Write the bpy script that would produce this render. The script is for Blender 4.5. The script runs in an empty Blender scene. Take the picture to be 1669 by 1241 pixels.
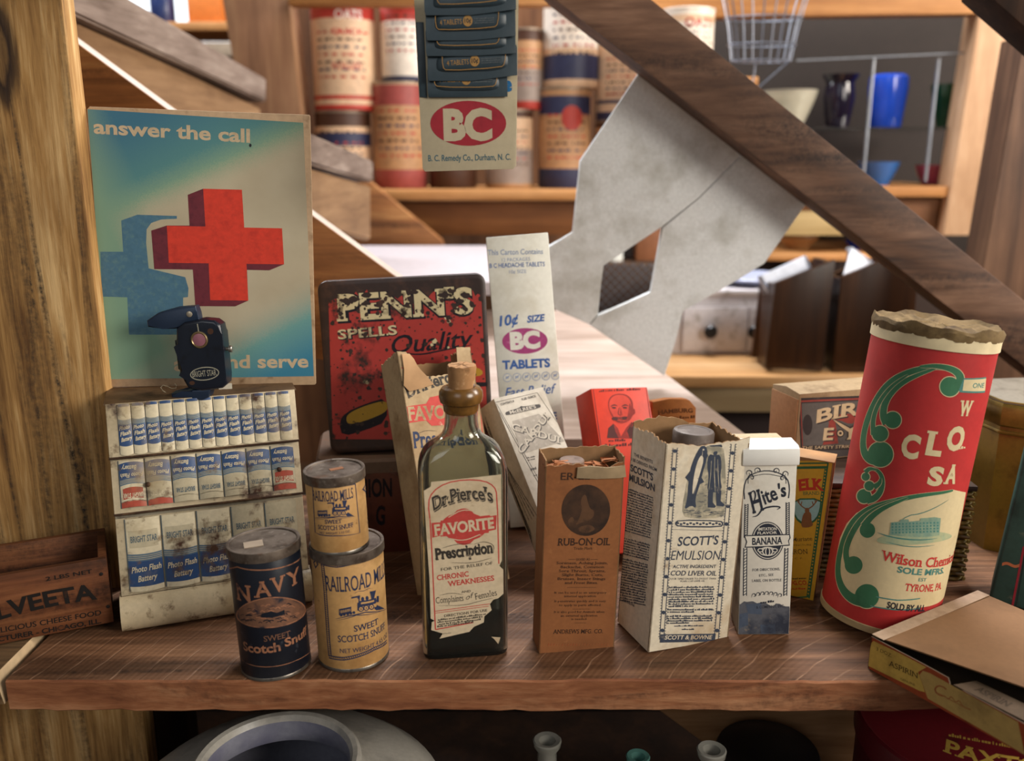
import bpy, bmesh, math, random
from mathutils import Vector, Matrix, Euler
scene = bpy.context.scene
COL = scene.collection
PI = math.pi
rnd = random.Random(7)

# ---------------------------------------------------------------- camera, light, exposure
FPX, PITCH, CAMH = 1450.0, math.radians(14), 0.41
cam_d = bpy.data.cameras.new('camera')
cam = bpy.data.objects.new('camera', cam_d)
COL.objects.link(cam)
cam.location = (0, 0, CAMH)
cam.rotation_euler = (PI/2 - PITCH, 0, 0)
cam_d.sensor_width = 36.0
cam_d.sensor_fit = 'HORIZONTAL'
cam_d.lens = FPX/1669*36
cam_d.clip_start = 0.02
cam_d.dof.use_dof = True
cam_d.dof.focus_distance = 0.80
cam_d.dof.aperture_fstop = cam_d.lens/7.5
scene.camera = cam

scene.view_settings.view_transform = 'Standard'
scene.view_settings.look = 'None'
scene.view_settings.gamma = 1
scene.view_settings.use_curve_mapping = False
scene.view_settings.exposure = 0.0

world = bpy.data.worlds.new('daylight')
scene.world = world
world.use_nodes = True
bg = world.node_tree.nodes['Background']
bg.inputs[0].default_value = (1.0, 0.93, 0.85, 1)
bg.inputs[1].default_value = 0.13

def area(name, loc, target, size, size_y, power, color):
    l = bpy.data.lights.new(name, 'AREA')
    l.shape = 'RECTANGLE'; l.size = size; l.size_y = size_y
    l.energy = power; l.color = color
    o = bpy.data.objects.new(name, l)
    COL.objects.link(o)
    o.location = loc
    d = Vector(target) - Vector(loc)
    o.rotation_euler = d.to_track_quat('-Z', 'Y').to_euler()
    return o
area('shop_window_light', (1.8, -0.6, 1.0), (0.05, 0.75, 0.1), 0.9, 0.8, 42, (1.0, 0.93, 0.83))
area('skylight_over_stairs', (0.35, 2.0, 2.3), (0.0, 1.45, 0.2), 1.0, 0.7, 80, (0.96, 0.97, 1.0))
area('back_window_light', (-1.3, 2.6, 1.6), (-0.1, 1.6, 0.2), 0.7, 0.9, 34, (0.93, 0.96, 1.0))
area('counter_fill_light', (2.2, 1.1, 1.3), (0.3, 2.4, 0.2), 0.8, 0.9, 64, (1.0, 0.90, 0.80))  # unseen fill added to light up the counter and the tins

area('front_fill_light', (-0.7, -1.7, 1.5), (0.1, 1.0, 0.15), 1.3, 1.1, 9, (0.93, 0.96, 1.0))  # soft fill added behind the camera to brighten the white board and fronts

# ---------------------------------------------------------------- projecting photo points to places
CP, SP = math.cos(PITCH), math.sin(PITCH)
def ray(px, py):
    a = (px-834.5)/FPX; b = (620.5-py)/FPX
    return Vector((a, CP+b*SP, -SP+b*CP))
def onz(px, py, z=0.0):            # where the sight line meets the level z
    d = ray(px, py); t = (z-CAMH)/d.z
    return Vector((d.x*t, d.y*t, z))
def ony(px, py, y):                # where it meets the upright plane at depth y
    d = ray(px, py); t = y/d.y
    return Vector((d.x*t, y, CAMH+d.z*t))
def crop(ox, oy, s):
    return lambda p: (ox+p[0]/s, oy+p[1]/s)
PX = lambda p: p

# ---------------------------------------------------------------- materials
def srgb(c):
    if isinstance(c, str):
        c = tuple(int(c[i:i+2], 16) for i in (0, 2, 4))
    r = []
    for v in c:
        v /= 255
        r.append(v/12.92 if v <= 0.04045 else ((v+0.055)/1.055)**2.4)
    return (*r, 1)
def new_mat(name):
    m = bpy.data.materials.new(name); m.use_nodes = True
    nt = m.node_tree
    return m, nt, nt.nodes['Principled BSDF']
def nd(nt, kind, ins=None, **props):
    n = nt.nodes.new(kind)
    for k, v in props.items(): setattr(n, k, v)
    for k, v in (ins or {}).items():
        if isinstance(v, bpy.types.NodeSocket): nt.links.new(v, n.inputs[k])
        else: n.inputs[k].default_value = v
    return n
def ocoord(nt, scale=(1, 1, 1), loc=(0, 0, 0), rot=(0, 0, 0)):
    tc = nd(nt, 'ShaderNodeTexCoord')
    mp = nd(nt, 'ShaderNodeMapping', {'Vector': tc.outputs['Object'], 'Scale': scale, 'Location': loc, 'Rotation': rot})
    return mp.outputs[0]
def noise(nt, vec, scale, detail=4, rough=.55, dist=0.0):
    return nd(nt, 'ShaderNodeTexNoise', {'Vector': vec, 'Scale': scale, 'Detail': detail, 'Roughness': rough, 'Distortion': dist}).outputs['Fac']
def ramp(nt, fac, stops, interp='LINEAR'):
    n = nd(nt, 'ShaderNodeValToRGB', {'Fac': fac})
    cr = n.color_ramp; cr.interpolation = interp
    while len(cr.elements) < len(stops): cr.elements.new(0.5)
    for e, (p, c) in zip(cr.elements, stops):
        e.position = p; e.color = c if len(c) == 4 else (*c, 1)
    return n.outputs[0]
def mask(nt, fac, a, b):           # 0 below a, 1 above b
    n = nd(nt, 'ShaderNodeMapRange', {'Value': fac, 'From Min': a, 'From Max': b})
    return n.outputs[0]
def mix(nt, fac, a, b, mode='MIX'):
    n = nd(nt, 'ShaderNodeMix', data_type='RGBA', blend_type=mode)
    for s, v in ((0, fac), (6, a), (7, b)):
        if isinstance(v, bpy.types.NodeSocket): nt.links.new(v, n.inputs[s])
        else: n.inputs[s].default_value = v
    return n.outputs[2]
def math_(nt, op, a, b=0.0):
    n = nd(nt, 'ShaderNodeMath', operation=op)
    for i, v in enumerate((a, b)):
        if isinstance(v, bpy.types.NodeSocket): nt.links.new(v, n.inputs[i])
        else: n.inputs[i].default_value = v
    return n.outputs[0]
def bump(nt, b, h, strength=.3, dist=.001):
    n = nd(nt, 'ShaderNodeBump', {'Height': h, 'Strength': strength, 'Distance': dist})
    nt.links.new(n.outputs[0], b.inputs['Normal'])
MATS = {}
def plain(name, col, rough=.5, metal=0, var=.12, spec=.5, nscale=60):
    if name in MATS: return MATS[name]
    m, nt, b = new_mat(name)
    c = srgb(col)
    v = ocoord(nt)
    n = noise(nt, v, nscale)
    lo = tuple(x*(1-var) for x in c[:3]); hi = tuple(min(1, x*(1+var)) for x in c[:3])
    nt.links.new(ramp(nt, n, [(.3, lo), (.7, hi)]), b.inputs['Base Color'])
    b.inputs['Roughness'].default_value = rough
    b.inputs['Metallic'].default_value = metal
    b.inputs['Specular IOR Level'].default_value = spec
    MATS[name] = m
    return m
def worn(name, col, stains, rough=.7, metal=0, bumpy=.15, spec=.3, seed=0.0, var=.1):
    """paint, paper or ink with patches of wear: stains = [(colour, noise scale, start, end), ...];
    surfaces that share the stain list and seed wear through together"""
    if name in MATS: return MATS[name]
    m, nt, b = new_mat(name)
    v = ocoord(nt, loc=(seed, seed*.7, seed*.3))
    c = srgb(col)
    fine = noise(nt, v, 220, 3)
    cur = ramp(nt, fine, [(.25, tuple(x*(1-var) for x in c[:3])), (.75, tuple(min(1, x*(1+var)) for x in c[:3]))])
    for i, (sc, s, a, e) in enumerate(stains):
        n = noise(nt, ocoord(nt, loc=(seed+i*3.1, seed*.7+i, i*2.3)), s, 6, .62)
        cur = mix(nt, mask(nt, n, a, e), cur, srgb(sc))
    nt.links.new(cur, b.inputs['Base Color'])
    b.inputs['Roughness'].default_value = rough
    b.inputs['Metallic'].default_value = metal
    b.inputs['Specular IOR Level'].default_value = spec
    if bumpy: bump(nt, b, noise(nt, v, 90, 5), bumpy, .0006)
    MATS[name] = m
    return m
def wood(name, dark, mid, light, axis=0, scale=40, rough=.65, streak=None, knots=(), saw=None, stretch=14, bumpy=.35, seed=0.0):
    if name in MATS: return MATS[name]
    m, nt, b = new_mat(name)
    sc = [1, 1, 1]; sc[axis] = 1/stretch
    v = ocoord(nt, scale=sc, loc=(seed, seed*1.7, seed*.6))
    g1 = noise(nt, v, scale, 6, .6, .6)
    g2 = noise(nt, v, scale*5, 4, .6, .2)
    g = math_(nt, 'ADD', math_(nt, 'MULTIPLY', g1, .7), math_(nt, 'MULTIPLY', g2, .3))
    cur = ramp(nt, g, [(.34, srgb(dark)), (.5, srgb(mid)), (.66, srgb(light))])
    big = noise(nt, ocoord(nt, loc=(seed+5, 1, 2)), 9, 3)
    cur = mix(nt, mask(nt, big, .45, .75), cur, mix(nt, .35, cur, srgb(dark)))
    if streak:
        s = noise(nt, v, scale*.45, 7, .7, 1.0)
        sp = noise(nt, ocoord(nt, loc=(seed, 3, 1)), 160, 5, .7)
        k = math_(nt, 'MULTIPLY', mask(nt, s, .49, .65), mask(nt, sp, .3, .6))
        cur = mix(nt, k, cur, srgb(streak))
    for (kp, kr, kc) in knots:
        w = nd(nt, 'ShaderNodeVectorMath', {0: ocoord(nt), 1: kp}, operation='SUBTRACT')
        ks = [1, 1, 1]; ks[axis] = .45
        w2 = nd(nt, 'ShaderNodeVectorMath', {0: w.outputs[0], 1: ks}, operation='MULTIPLY')
        L = nd(nt, 'ShaderNodeVectorMath', {0: w2.outputs[0]}, operation='LENGTH').outputs['Value']
        wob = math_(nt, 'ADD', L, math_(nt, 'MULTIPLY', math_(nt, 'SUBTRACT', g1, .5), kr*.8))
        f = ramp(nt, math_(nt, 'DIVIDE', wob, kr), [(0.0, (.55,)*3), (.42, (.5,)*3), (.55, (1,)*3), (.75, (.85,)*3), (1.0, (0,)*3)])
        cur = mix(nt, f, cur, srgb(kc))
    h = g2
    if saw:                         # arcs left by the circular saw, paler than the board
        ctr, freq, colr, amt = saw
        w = nd(nt, 'ShaderNodeVectorMath', {0: ocoord(nt), 1: ctr}, operation='SUBTRACT')
        w2 = nd(nt, 'ShaderNodeVectorMath', {0: w.outputs[0], 1: (1, 1, 0)}, operation='MULTIPLY')
        L = nd(nt, 'ShaderNodeVectorMath', {0: w2.outputs[0]}, operation='LENGTH').outputs['Value']
        jit = noise(nt, ocoord(nt), 14, 2)
        ph = math_(nt, 'ADD', math_(nt, 'MULTIPLY', L, freq), math_(nt, 'MULTIPLY', jit, 5.0))
        s = math_(nt, 'SINE', ph)
        line = mask(nt, s, .955, 1.0)
        br = noise(nt, ocoord(nt, loc=(3, 3, 3)), 26, 4, .6)
        fine = math_(nt, 'SINE', math_(nt, 'MULTIPLY', L, freq*4.3))
        k = math_(nt, 'MULTIPLY', math_(nt, 'MULTIPLY', line, mask(nt, br, .42, .62)), amt)
        cur = mix(nt, k, cur, srgb(colr))
        h = math_(nt, 'ADD', g2, math_(nt, 'ADD', math_(nt, 'MULTIPLY', fine, .12), math_(nt, 'MULTIPLY', line, -.35)))
    nt.links.new(cur, b.inputs['Base Color'])
    b.inputs['Roughness'].default_value = rough
    b.inputs['Specular IOR Level'].default_value = .3
    bump(nt, b, h, bumpy, .0012)
    MATS[name] = m
    return m
def glass(name, col, rough=.02, ior=1.45):
    if name in MATS: return MATS[name]
    m, nt, b = new_mat(name)
    b.inputs['Base Color'].default_value = srgb(col)
    b.inputs['Transmission Weight'].default_value = 1
    b.inputs['Roughness'].default_value = rough
    b.inputs['IOR'].default_value = ior
    MATS[name] = m
    return m
def ink(col, rough=.65):
    return plain('ink_'+(col if isinstance(col, str) else '%02x%02x%02x' % col), col, rough, 0, .08, .25, 200)

# ---------------------------------------------------------------- lettering as flat meshes
TCACHE = {}
def letters(s, bold=0.0, serif=0.0, res=3, space=1.0):
    """outline letters with cap height 1 and baseline 0: (verts, faces, width)"""
    key = (s, bold, serif, res, space)
    if key in TCACHE: return TCACHE[key]
    c = bpy.data.curves.new('lettering', 'FONT')
    c.body = s; c.size = 1; c.offset = bold; c.resolution_u = res; c.space_character = space
    o = bpy.data.objects.new('lettering', c)
    me = bpy.data.meshes.new_from_object(o)
    V = [(v.co.x, v.co.y) for v in me.vertices]
    F = [tuple(p.vertices) for p in me.polygons]
    bpy.data.objects.remove(o); bpy.data.curves.remove(c); bpy.data.meshes.remove(me)
    k = 1/0.727
    V = [(x*k, y*k) for x, y in V]
    if serif and V:
        cnt = {}
        for f in F:
            for i in range(len(f)):
                a, b = f[i], f[(i+1) % len(f)]
                e = (min(a, b), max(a, b))
                cnt.setdefault(e, []).append(f)
        nb = {}
        for e, fs in cnt.items():
            if len(fs) == 1:
                for i in (0, 1): nb.setdefault(e[i], []).append(e[1-i])
        def upright(i, j):               # the outline goes straight up or down from here
            for k2 in nb.get(i, ()):
                if k2 != j and abs(V0[k2][0]-V0[i][0]) > .45*abs(V0[k2][1]-V0[i][1]): return False
            return True
        V0 = list(V)
        for e, fs in list(cnt.items()):
            if len(fs) != 1: continue
            (x0, y0), (x1, y1) = V[e[0]], V[e[1]]
            if abs(y0-y1) > 1e-4: continue
            L = abs(x1-x0)
            if not (upright(e[0], e[1]) and upright(e[1], e[0])): continue
            if not .08 < L < .34: continue
            cy = sum(V[i][1] for i in fs[0])/len(fs[0])
            up = 1 if cy > y0 else -1
            a, b = min(x0, x1), max(x0, x1)
            t = .11*up
            n = len(V)
            for p_, q_ in ((a-serif, a), (b, b+serif)):
                n = len(V)
                V += [(p_, y0), (q_, y0), (q_, y0+t), (p_, y0+t)]
                F.append((n, n+1, n+2, n+3) if up > 0 else (n+3, n+2, n+1, n))
    xs = [v[0] for v in V] or [0, 1]
    x0 = min(xs)
    V = [(x-x0, y) for x, y in V]
    r = (V, F, max(max(xs)-x0, .05))
    TCACHE[key] = r
    return r

# ---------------------------------------------------------------- surfaces that carry print
class Plane:
    """front face (or left face) of a box standing at root; u right, v up, in mm"""
    def __init__(s, root, y, side='front', x=0):
        s.M = root.matrix_world.copy() if isinstance(root, bpy.types.Object) else root
        s.I = s.M.inverted(); s.y = y; s.side = side
        s.step = None
    def uv(s, p):
        o = s.I @ cam.location; d = s.I.to_3x3() @ ray(*p)
        if s.side == 'front':
            t = (s.y/1000-o.y)/d.y; q = o+d*t; return (q.x*1000, q.z*1000)
        if s.side == 'left':
            t = (s.y/1000-o.x)/d.x; q = o+d*t; return (-q.y*1000, q.z*1000)
        if s.side == 'top':
            t = (s.y/1000-o.z)/d.z; q = o+d*t; return (q.x*1000, q.y*1000)
    def xyz(s, u, v, o):
        if s.side == 'front': return (u, s.y-o, v)
        if s.side == 'left': return (s.y-o, -u, v)
        return (u, v, s.y+o)
class Cyl:
    def __init__(s, root, r):
        s.M = root.matrix_world.copy(); s.I = s.M.inverted(); s.r = r
        s.step = r*math.radians(4)
    def uv(s, p):
        o = (s.I @ cam.location)*1000; d = s.I.to_3x3() @ ray(*p)
        a = d.x*d.x+d.y*d.y; b = o.x*d.x+o.y*d.y; c = o.x*o.x+o.y*o.y-s.r*s.r
        D = b*b-a*c
        t = (-b-math.sqrt(max(D, 0)))/a
        q = o+d*t
        return (s.r*math.atan2(q.x, -q.y), q.z)
    def xyz(s, u, v, o):
        k = math.floor(u/s.step); f = u/s.step-k          # on the same facets for every layer
        a, b = k*s.step/s.r, (k+1)*s.step/s.r
        R = s.r+o
        return (R*(math.sin(a)*(1-f)+math.sin(b)*f), -R*(math.cos(a)*(1-f)+math.cos(b)*f), v)

class Print:
    """printed matter, authored in the coordinates of a view of the photograph and carried by a surface"""
    def __init__(s, surf, view=PX, clip=None, lift=.12):
        s.S, s.view, s.clip, s.items, s.n, s.lift = surf, view, clip, [], 0, lift
    def p(s, q): return s.S.uv(s.view(q))
    def raw(s, V, F, m, same=False):
        # one layer above whatever other colour it is printed over
        xs = [v[0] for v in V]; ys = [v[1] for v in V]
        if not xs: return
        b = (min(xs), min(ys), max(xs), max(ys)); n = 1
        for (_, _, m2, n2, c) in s.items:
            if b[0] < c[2] and c[0] < b[2] and b[1] < c[3] and c[1] < b[3]:
                n = max(n, n2+.3 if m2 == m else n2+1)
        s.items.append((V, F, m, n, b))
    def poly(s, pts, m, smooth=0, same=False):
        P = [s.p(q) for q in pts]
        for _ in range(smooth):
            P = [w for i in range(len(P)) for a, b in [(P[i], P[(i+1) % len(P)])] for w in
                 ((a[0]*.75+b[0]*.25, a[1]*.75+b[1]*.25), (a[0]*.25+b[0]*.75, a[1]*.25+b[1]*.75))]
        s.raw(P, [tuple(range(len(P)))], m, same)
    def rect(s, a, b, m): s.poly([a, (b[0], a[1]), b, (a[0], b[1])], m)
    def ell(s, c, rx, ry, m, rot=0, n=40, same=False):
        ca, sa = math.cos(rot), math.sin(rot)
        s.poly([(c[0]+rx*math.cos(t)*ca-ry*math.sin(t)*sa, c[1]+rx*math.cos(t)*sa+ry*math.sin(t)*ca)
                for t in (2*PI*i/n for i in range(n))], m, 0, same)
    def line(s, pts, w, m, close=False, taper=False, smooth=0):
        """a stroke of width w (in view px) along the points"""
        Q = [s.p(q) for q in pts]
        k = math.dist(s.p(pts[0]), s.p((pts[0][0], pts[0][1]+10)))/10
        for _ in range(smooth):
            R = [] if close else [Q[0]]
            n = len(Q)
            for i in range(n if close else n-1):
                a, b = Q[i], Q[(i+1) % n]
                R += [(a[0]*.75+b[0]*.25, a[1]*.75+b[1]*.25), (a[0]*.25+b[0]*.75, a[1]*.25+b[1]*.75)]
            if not close: R.append(Q[-1])
            Q = R
        n = len(Q); V = []; F = []
        for i in range(n):
            a = Q[(i-1) % n] if close or i else Q[i]; b = Q[(i+1) % n] if close or i < n-1 else Q[i]
            d = (b[0]-a[0], b[1]-a[1]); L = math.hypot(*d) or 1
            ww = w*k/2
            if callable(taper): ww *= taper(i/(n-1))
            elif taper: ww *= .15+.85*math.sin(PI*i/(n-1))
            nx, ny = -d[1]/L*ww, d[0]/L*ww
            V += [(Q[i][0]+nx, Q[i][1]+ny), (Q[i][0]-nx, Q[i][1]-ny)]
        for i in range(n if close else n-1):
            j = (i+1) % n
            F.append((2*i, 2*i+1, 2*j+1, 2*j))
        s.raw(V, F, m)
    def box(s, a, b, w, m): s.line([a, (b[0], a[1]), b, (a[0], b[1])], w, m, True)
    def text(s, t, p0, p1, h, m, bold=0.0, serif=0.0, shear=0.0, vis=None, pre=0, warp=None, level=False, res=3, space=1.0, off=(0, 0)):
        """baseline from p0 to p1, capitals h tall"""
        a, b = s.p((p0[0]+off[0], p0[1]+off[1])), s.p((p1[0]+off[0], p1[1]+off[1]))
        if level: b = (b[0], a[1])
        c = s.p((p0[0]+off[0], p0[1]+off[1]-h))
        H = math.dist(a, c)
        d = (b[0]-a[0], b[1]-a[1]); W = math.hypot(*d)
        ux, uy = d[0]/W, d[1]/W
        V, F, w = letters(t, bold, serif, res, space)
        wv = letters(t[:vis], bold, serif, res, space)[2] if vis else w
        x0 = w-letters(t[pre:], bold, serif, res, space)[2] if pre else 0.0
        sx = W/(wv-x0)
        out = []
        for x, y in V:
            X = (x-x0)*sx+shear*y*H; Y = y*H
            if warp: X, Y = warp(x/w, X, Y, W, H)
            out.append((a[0]+ux*X-uy*Y, a[1]+uy*X+ux*Y))
        s.raw(out, F, m)
    def greek(s, p0, p1, h, m, density=.8):
        """a line of print too small to read"""
        x = 0.0
        L = math.dist(p0, p1)
        V = []; F = []
        while x < L-h*.4:
            w = min(h*rnd.uniform(.35, .8), L-x)
            for (f0, f1, y0, y1) in ((0, 1, 0, rnd.choice((.55, .62, .9))),):
                q = []
                for f, y in ((f0, y0), (f1, y0), (f1, y1), (f0, y1)):
                    k = (x+w*f)/L
                    q.append(s.p((p0[0]+(p1[0]-p0[0])*k, p0[1]+(p1[1]-p0[1])*k-h*y)))
                n = len(V); V += q; F.append((n, n+1, n+2, n+3))
            x += w+h*(.18 if rnd.random() < .78 else .5)
        s.raw(V, F, m)
    def emit(s, mb):
        bm = bmesh.new()
        mats = []
        step = min(.03, .35/max(i[3] for i in s.items))
        for V, F, m, n, _ in s.items:
            if m not in mats: mats.append(m)
            vs = [bm.verts.new((v[0], s.lift+n*step, v[1])) for v in V]
            for f in F:
                try: fc = bm.faces.new([vs[i] for i in f])
                except ValueError: continue
                fc.material_index = mats.index(m)
        if s.clip:
            for co, no in (((s.clip[0], 0, 0), (-1, 0, 0)), ((s.clip[1], 0, 0), (1, 0, 0)), ((0, 0, s.clip[2]), (0, 0, -1)), ((0, 0, s.clip[3]), (0, 0, 1))):
                bmesh.ops.bisect_plane(bm, geom=bm.verts[:]+bm.edges[:]+bm.faces[:], plane_co=co, plane_no=no, clear_outer=True)
        if s.S.step and bm.verts:
            us = [v.co.x for v in bm.verts]
            u = math.floor(min(us)/s.S.step)*s.S.step
            while u < max(us):
                bmesh.ops.bisect_plane(bm, geom=bm.verts[:]+bm.edges[:]+bm.faces[:], plane_co=(u, 0, 0), plane_no=(1, 0, 0))
                u += s.S.step
        idx = {}
        for v in bm.verts:
            idx[v] = mb.bm.verts.new(Vector(s.S.xyz(v.co.x, v.co.z, v.co.y))*.001)
        for f in bm.faces:
            try: nf = mb.bm.faces.new([idx[v] for v in f.verts])
            except ValueError: continue
            nf.material_index = mb.slot(mats[f.material_index])
        bm.free()

# ---------------------------------------------------------------- mesh builder (mm in local space)
class MB:
    def __init__(s): s.bm = bmesh.new(); s.mats = []
    def slot(s, m):
        if m not in s.mats: s.mats.append(m)
        return s.mats.index(m)
    def add(s, V, F, m, smooth=False):
        vs = [s.bm.verts.new(Vector(v)*.001) for v in V]
        k = s.slot(m); out = []
        for f in F:
            try: fc = s.bm.faces.new([vs[i] for i in f])
            except ValueError: continue
            fc.material_index = k; fc.smooth = smooth; out.append(fc)
        return vs, out
    def box(s, c, d, m, bev=0, M=None, seg=2):
        x, y, z = (q/2 for q in d)
        V = [Vector((c[0]+sx*x, c[1]+sy*y, c[2]+sz*z)) for sx in (-1, 1) for sy in (-1, 1) for sz in (-1, 1)]
        if M: V = [M @ v for v in V]
        vs, fs = s.add(V, [(0, 1, 3, 2), (4, 6, 7, 5), (0, 4, 5, 1), (2, 3, 7, 6), (0, 2, 6, 4), (1, 5, 7, 3)], m)
        if bev:
            es = list({e for f in fs for e in f.edges})
            bmesh.ops.bevel(s.bm, geom=es, offset=bev*.001, segments=seg, affect='EDGES', profile=.5, clamp_overlap=True)
        return s
    def prism(s, pts, a, b, m, axis=1, bev=0, smooth=False, m_side=None, seg=2):
        """outline pts (2-D) swept along the axis from a to b"""
        def put(p, t): return {0: (t, p[0], p[1]), 1: (p[0], t, p[1]), 2: (p[0], p[1], t)}[axis]
        n = len(pts)
        V = [put(p, a) for p in pts]+[put(p, b) for p in pts]
        F = [tuple(range(n)), tuple(range(2*n-1, n-1, -1))]+[(i, i+n, (i+1) % n+n, (i+1) % n) for i in range(n)]
        vs, fs = s.add(V, F, m, smooth)
        if m_side:
            k = s.slot(m_side)
            for f in fs[2:]: f.material_index = k
        if bev:
            es = [e for e in {e for f in fs[:2] for e in f.edges}]
            bmesh.ops.bevel(s.bm, geom=es, offset=bev*.001, segments=seg, affect='EDGES', profile=.5, clamp_overlap=True)
        for f in fs:
            if f.is_valid: pass
        return s
    def lathe(s, prof, m, n=48, smooth=True, c=(0, 0), closed=False, sharp=()):
        """profile [(r, z)] turned round z; m may be one material or one per band"""
        V = []; F = []; M = []
        for r, z in prof:
            for i in range(n):
                t = 2*PI*i/n
                V.append((c[0]+r*math.sin(t), c[1]-r*math.cos(t), z))
        for j in range(len(prof)-1):
            for i in range(n):
                k = (i+1) % n
                F.append((j*n+i, j*n+k, (j+1)*n+k, (j+1)*n+i)); M.append(m[j] if isinstance(m, list) else m)
        vs = [s.bm.verts.new(Vector(v)*.001) for v in V]
        for f, mm in zip(F, M):
            if len({V[i] for i in f}) < 3: continue
            q = []
            for i in f:
                if all((V[i] != V[j]) for j in q): q.append(i)
            try: fc = s.bm.faces.new([vs[i] for i in q])
            except ValueError: continue
            fc.material_index = s.slot(mm); fc.smooth = smooth
        return s
    def disc(s, r, z, m, n=48, c=(0, 0), up=True):
        V = [(c[0]+r*math.sin(2*PI*i/n), c[1]-r*math.cos(2*PI*i/n), z) for i in range(n)]
        s.add(V, [tuple(range(n)) if up else tuple(reversed(range(n)))], m)
        return s
    def tube(s, pts, r, m, n=8, close=False, cap=True):
        P = [Vector(p) for p in pts]; V = []; F = []
        N = len(P)
        up = Vector((0, 0, 1))
        for i, p in enumerate(P):
            a = P[i-1] if i or close else p; b = P[(i+1) % N] if i < N-1 or close else p
            d = (b-a).normalized()
            x = d.cross(up)
            if x.length < .05: x = d.cross(Vector((1, 0, 0)))
            x.normalize(); y = x.cross(d)
            rr = r(i/(N-1)) if callable(r) else r
            for k in range(n):
                t = 2*PI*k/n
                V.append(p+x*math.cos(t)*rr+y*math.sin(t)*rr)
        for i in range(N if close else N-1):
            j = (i+1) % N
            for k in range(n):
                l = (k+1) % n
                F.append((i*n+k, i*n+l, j*n+l, j*n+k))
        if cap and not close: F += [tuple(range(n-1, -1, -1)), tuple((N-1)*n+k for k in range(n))]
        s.add(V, F, m, True)
        return s
    def loft(s, rings, m, smooth=True, cap0=True, cap1=True):
        n = len(rings[0]); V = [p for r in rings for p in r]; F = []
        for j in range(len(rings)-1):
            for i in range(n):
                k = (i+1) % n
                F.append((j*n+i, j*n+k, (j+1)*n+k, (j+1)*n+i))
        if cap0: F.append(tuple(reversed(range(n))))
        if cap1: F.append(tuple((len(rings)-1)*n+i for i in range(n)))
        s.add(V, F, m, smooth)
        return s
    def print(s, P): P.emit(s); return s
    def jitter(s, amt, sel=None):
        for v in s.bm.verts:
            if sel and not sel(v.co*1000): continue
            v.co += Vector((rnd.uniform(-1, 1), rnd.uniform(-1, 1), rnd.uniform(-1, 1)))*amt*.001
        return s
    def obj(s, name, parent=None, recalc=False):
        if recalc: bmesh.ops.recalc_face_normals(s.bm, faces=s.bm.faces[:])
        me = bpy.data.meshes.new(name)
        s.bm.to_mesh(me); s.bm.free()
        for m in s.mats: me.materials.append(m)
        me.set_sharp_from_angle(angle=math.radians(38))
        o = bpy.data.objects.new(name, me)
        COL.objects.link(o)
        if parent: o.parent = parent
        return o
def tag(o, label, cat, group=None):
    o['label'] = label; o['category'] = cat
    if group: o['group'] = group
    return o
def thing(name, label, cat, loc=(0, 0, 0), rot=(0, 0, 0), group=None):
    o = bpy.data.objects.new(name, None); COL.objects.link(o)
    o.empty_display_size = .02
    o.location = loc; o.rotation_euler = [math.radians(a) for a in rot]
    o.matrix_world = Matrix.LocRotScale(Vector(loc), Euler([math.radians(a) for a in rot]), None)
    return tag(o, label, cat, group)
def stand(name, label, cat, fit, group=None):
    """a box-like thing from its front left foot, rotation and size; the Empty sits at the middle of the base"""
    x, y, z, rx, ry, rz, w, d, h = fit
    R = Euler([math.radians(a) for a in (rx, ry, rz)]).to_matrix()
    c = Vector((x, y, z))+R @ Vector((w/2, d/2, 0))
    o = thing(name, label, cat, c, (rx, ry, rz), group)
    return o, w*1000, d*1000, h*1000
def structure(o): o['kind'] = 'structure'; return o
def solid(name, pts, y0, y1, m, parent=None, view=PX, bev=2, m_side=None):
    """an upright slab: its outline is read off the photograph at depth y0 and it reaches back to y1"""
    P = [ony(*view(q), y0) for q in pts]
    c = Vector((sum(p.x for p in P)/len(P), (y0+y1)/2, min(p.z for p in P)))
    if parent: c = parent.matrix_world.translation
    mb = MB()
    mb.prism([((p.x-c.x)*1000, (p.z-c.z)*1000) for p in P], (y0-c.y)*1000, (y1-c.y)*1000, m, 1, bev, m_side=m_side)
    o = mb.obj(name, parent, True)
    if not parent: o.location = c
    return o
# ================================================================ SETTING
M_floor = wood('floor_boards', '2e2016', '4a3524', '6a4e36', 1, 12)
M_wallw = wood('wall_boards', '3b2416', '5e3c24', '80583a', 2, 10)
mb = MB(); mb.box((0, 1500, -10), (6000, 5600, 20), M_floor)
o = structure(mb.obj('floor')); o.location = (0, 0, -.85)
mb = MB()
for i in range(24): mb.box((-2800+i*240, 0, 1400), (241, 24, 2800), M_wallw, 0)
o = structure(mb.obj('wall_back')); o.location = (0, 3.6, -.85)

# ---- the shelf everything stands on
M_shelf = wood('rough_sawn_shelf', '45301f', '6d4b34', '92694b', 0, 46, .6, streak='3a2619', stretch=18, bumpy=.5,
               saw=((.46, .43, 0), 300, 'b99274', .55))
M_shelfedge = wood('rough_shelf_edge', '6a3b24', '96603f', 'b9855f', 0, 42, .7, streak='4a2c1e', stretch=6, bumpy=.8, seed=2)
mb = MB()
nx = 90; top = []; 
xs = [-410+1160*i/nx for i in range(nx+1)]
fr = [(x, 639.8+rnd.uniform(-.9, .9)+1.5*math.sin(x*.02)*(x > 50)) for x in xs]
lo = [rnd.uniform(-1.0, .8) for x in xs]
V = []
for i, x in enumerate(xs):
    V += [(x, fr[i][1]+1.6, 0), (x, fr[i][1], -1.4), (x, fr[i][1]+rnd.uniform(-.3, .5), -14), (x, fr[i][1]+.3, -26.6+lo[i]), (x, fr[i][1]+2, -28.2+lo[i]), (x, 1050, -28.2), (x, 1050, 0)]
F = []
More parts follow.
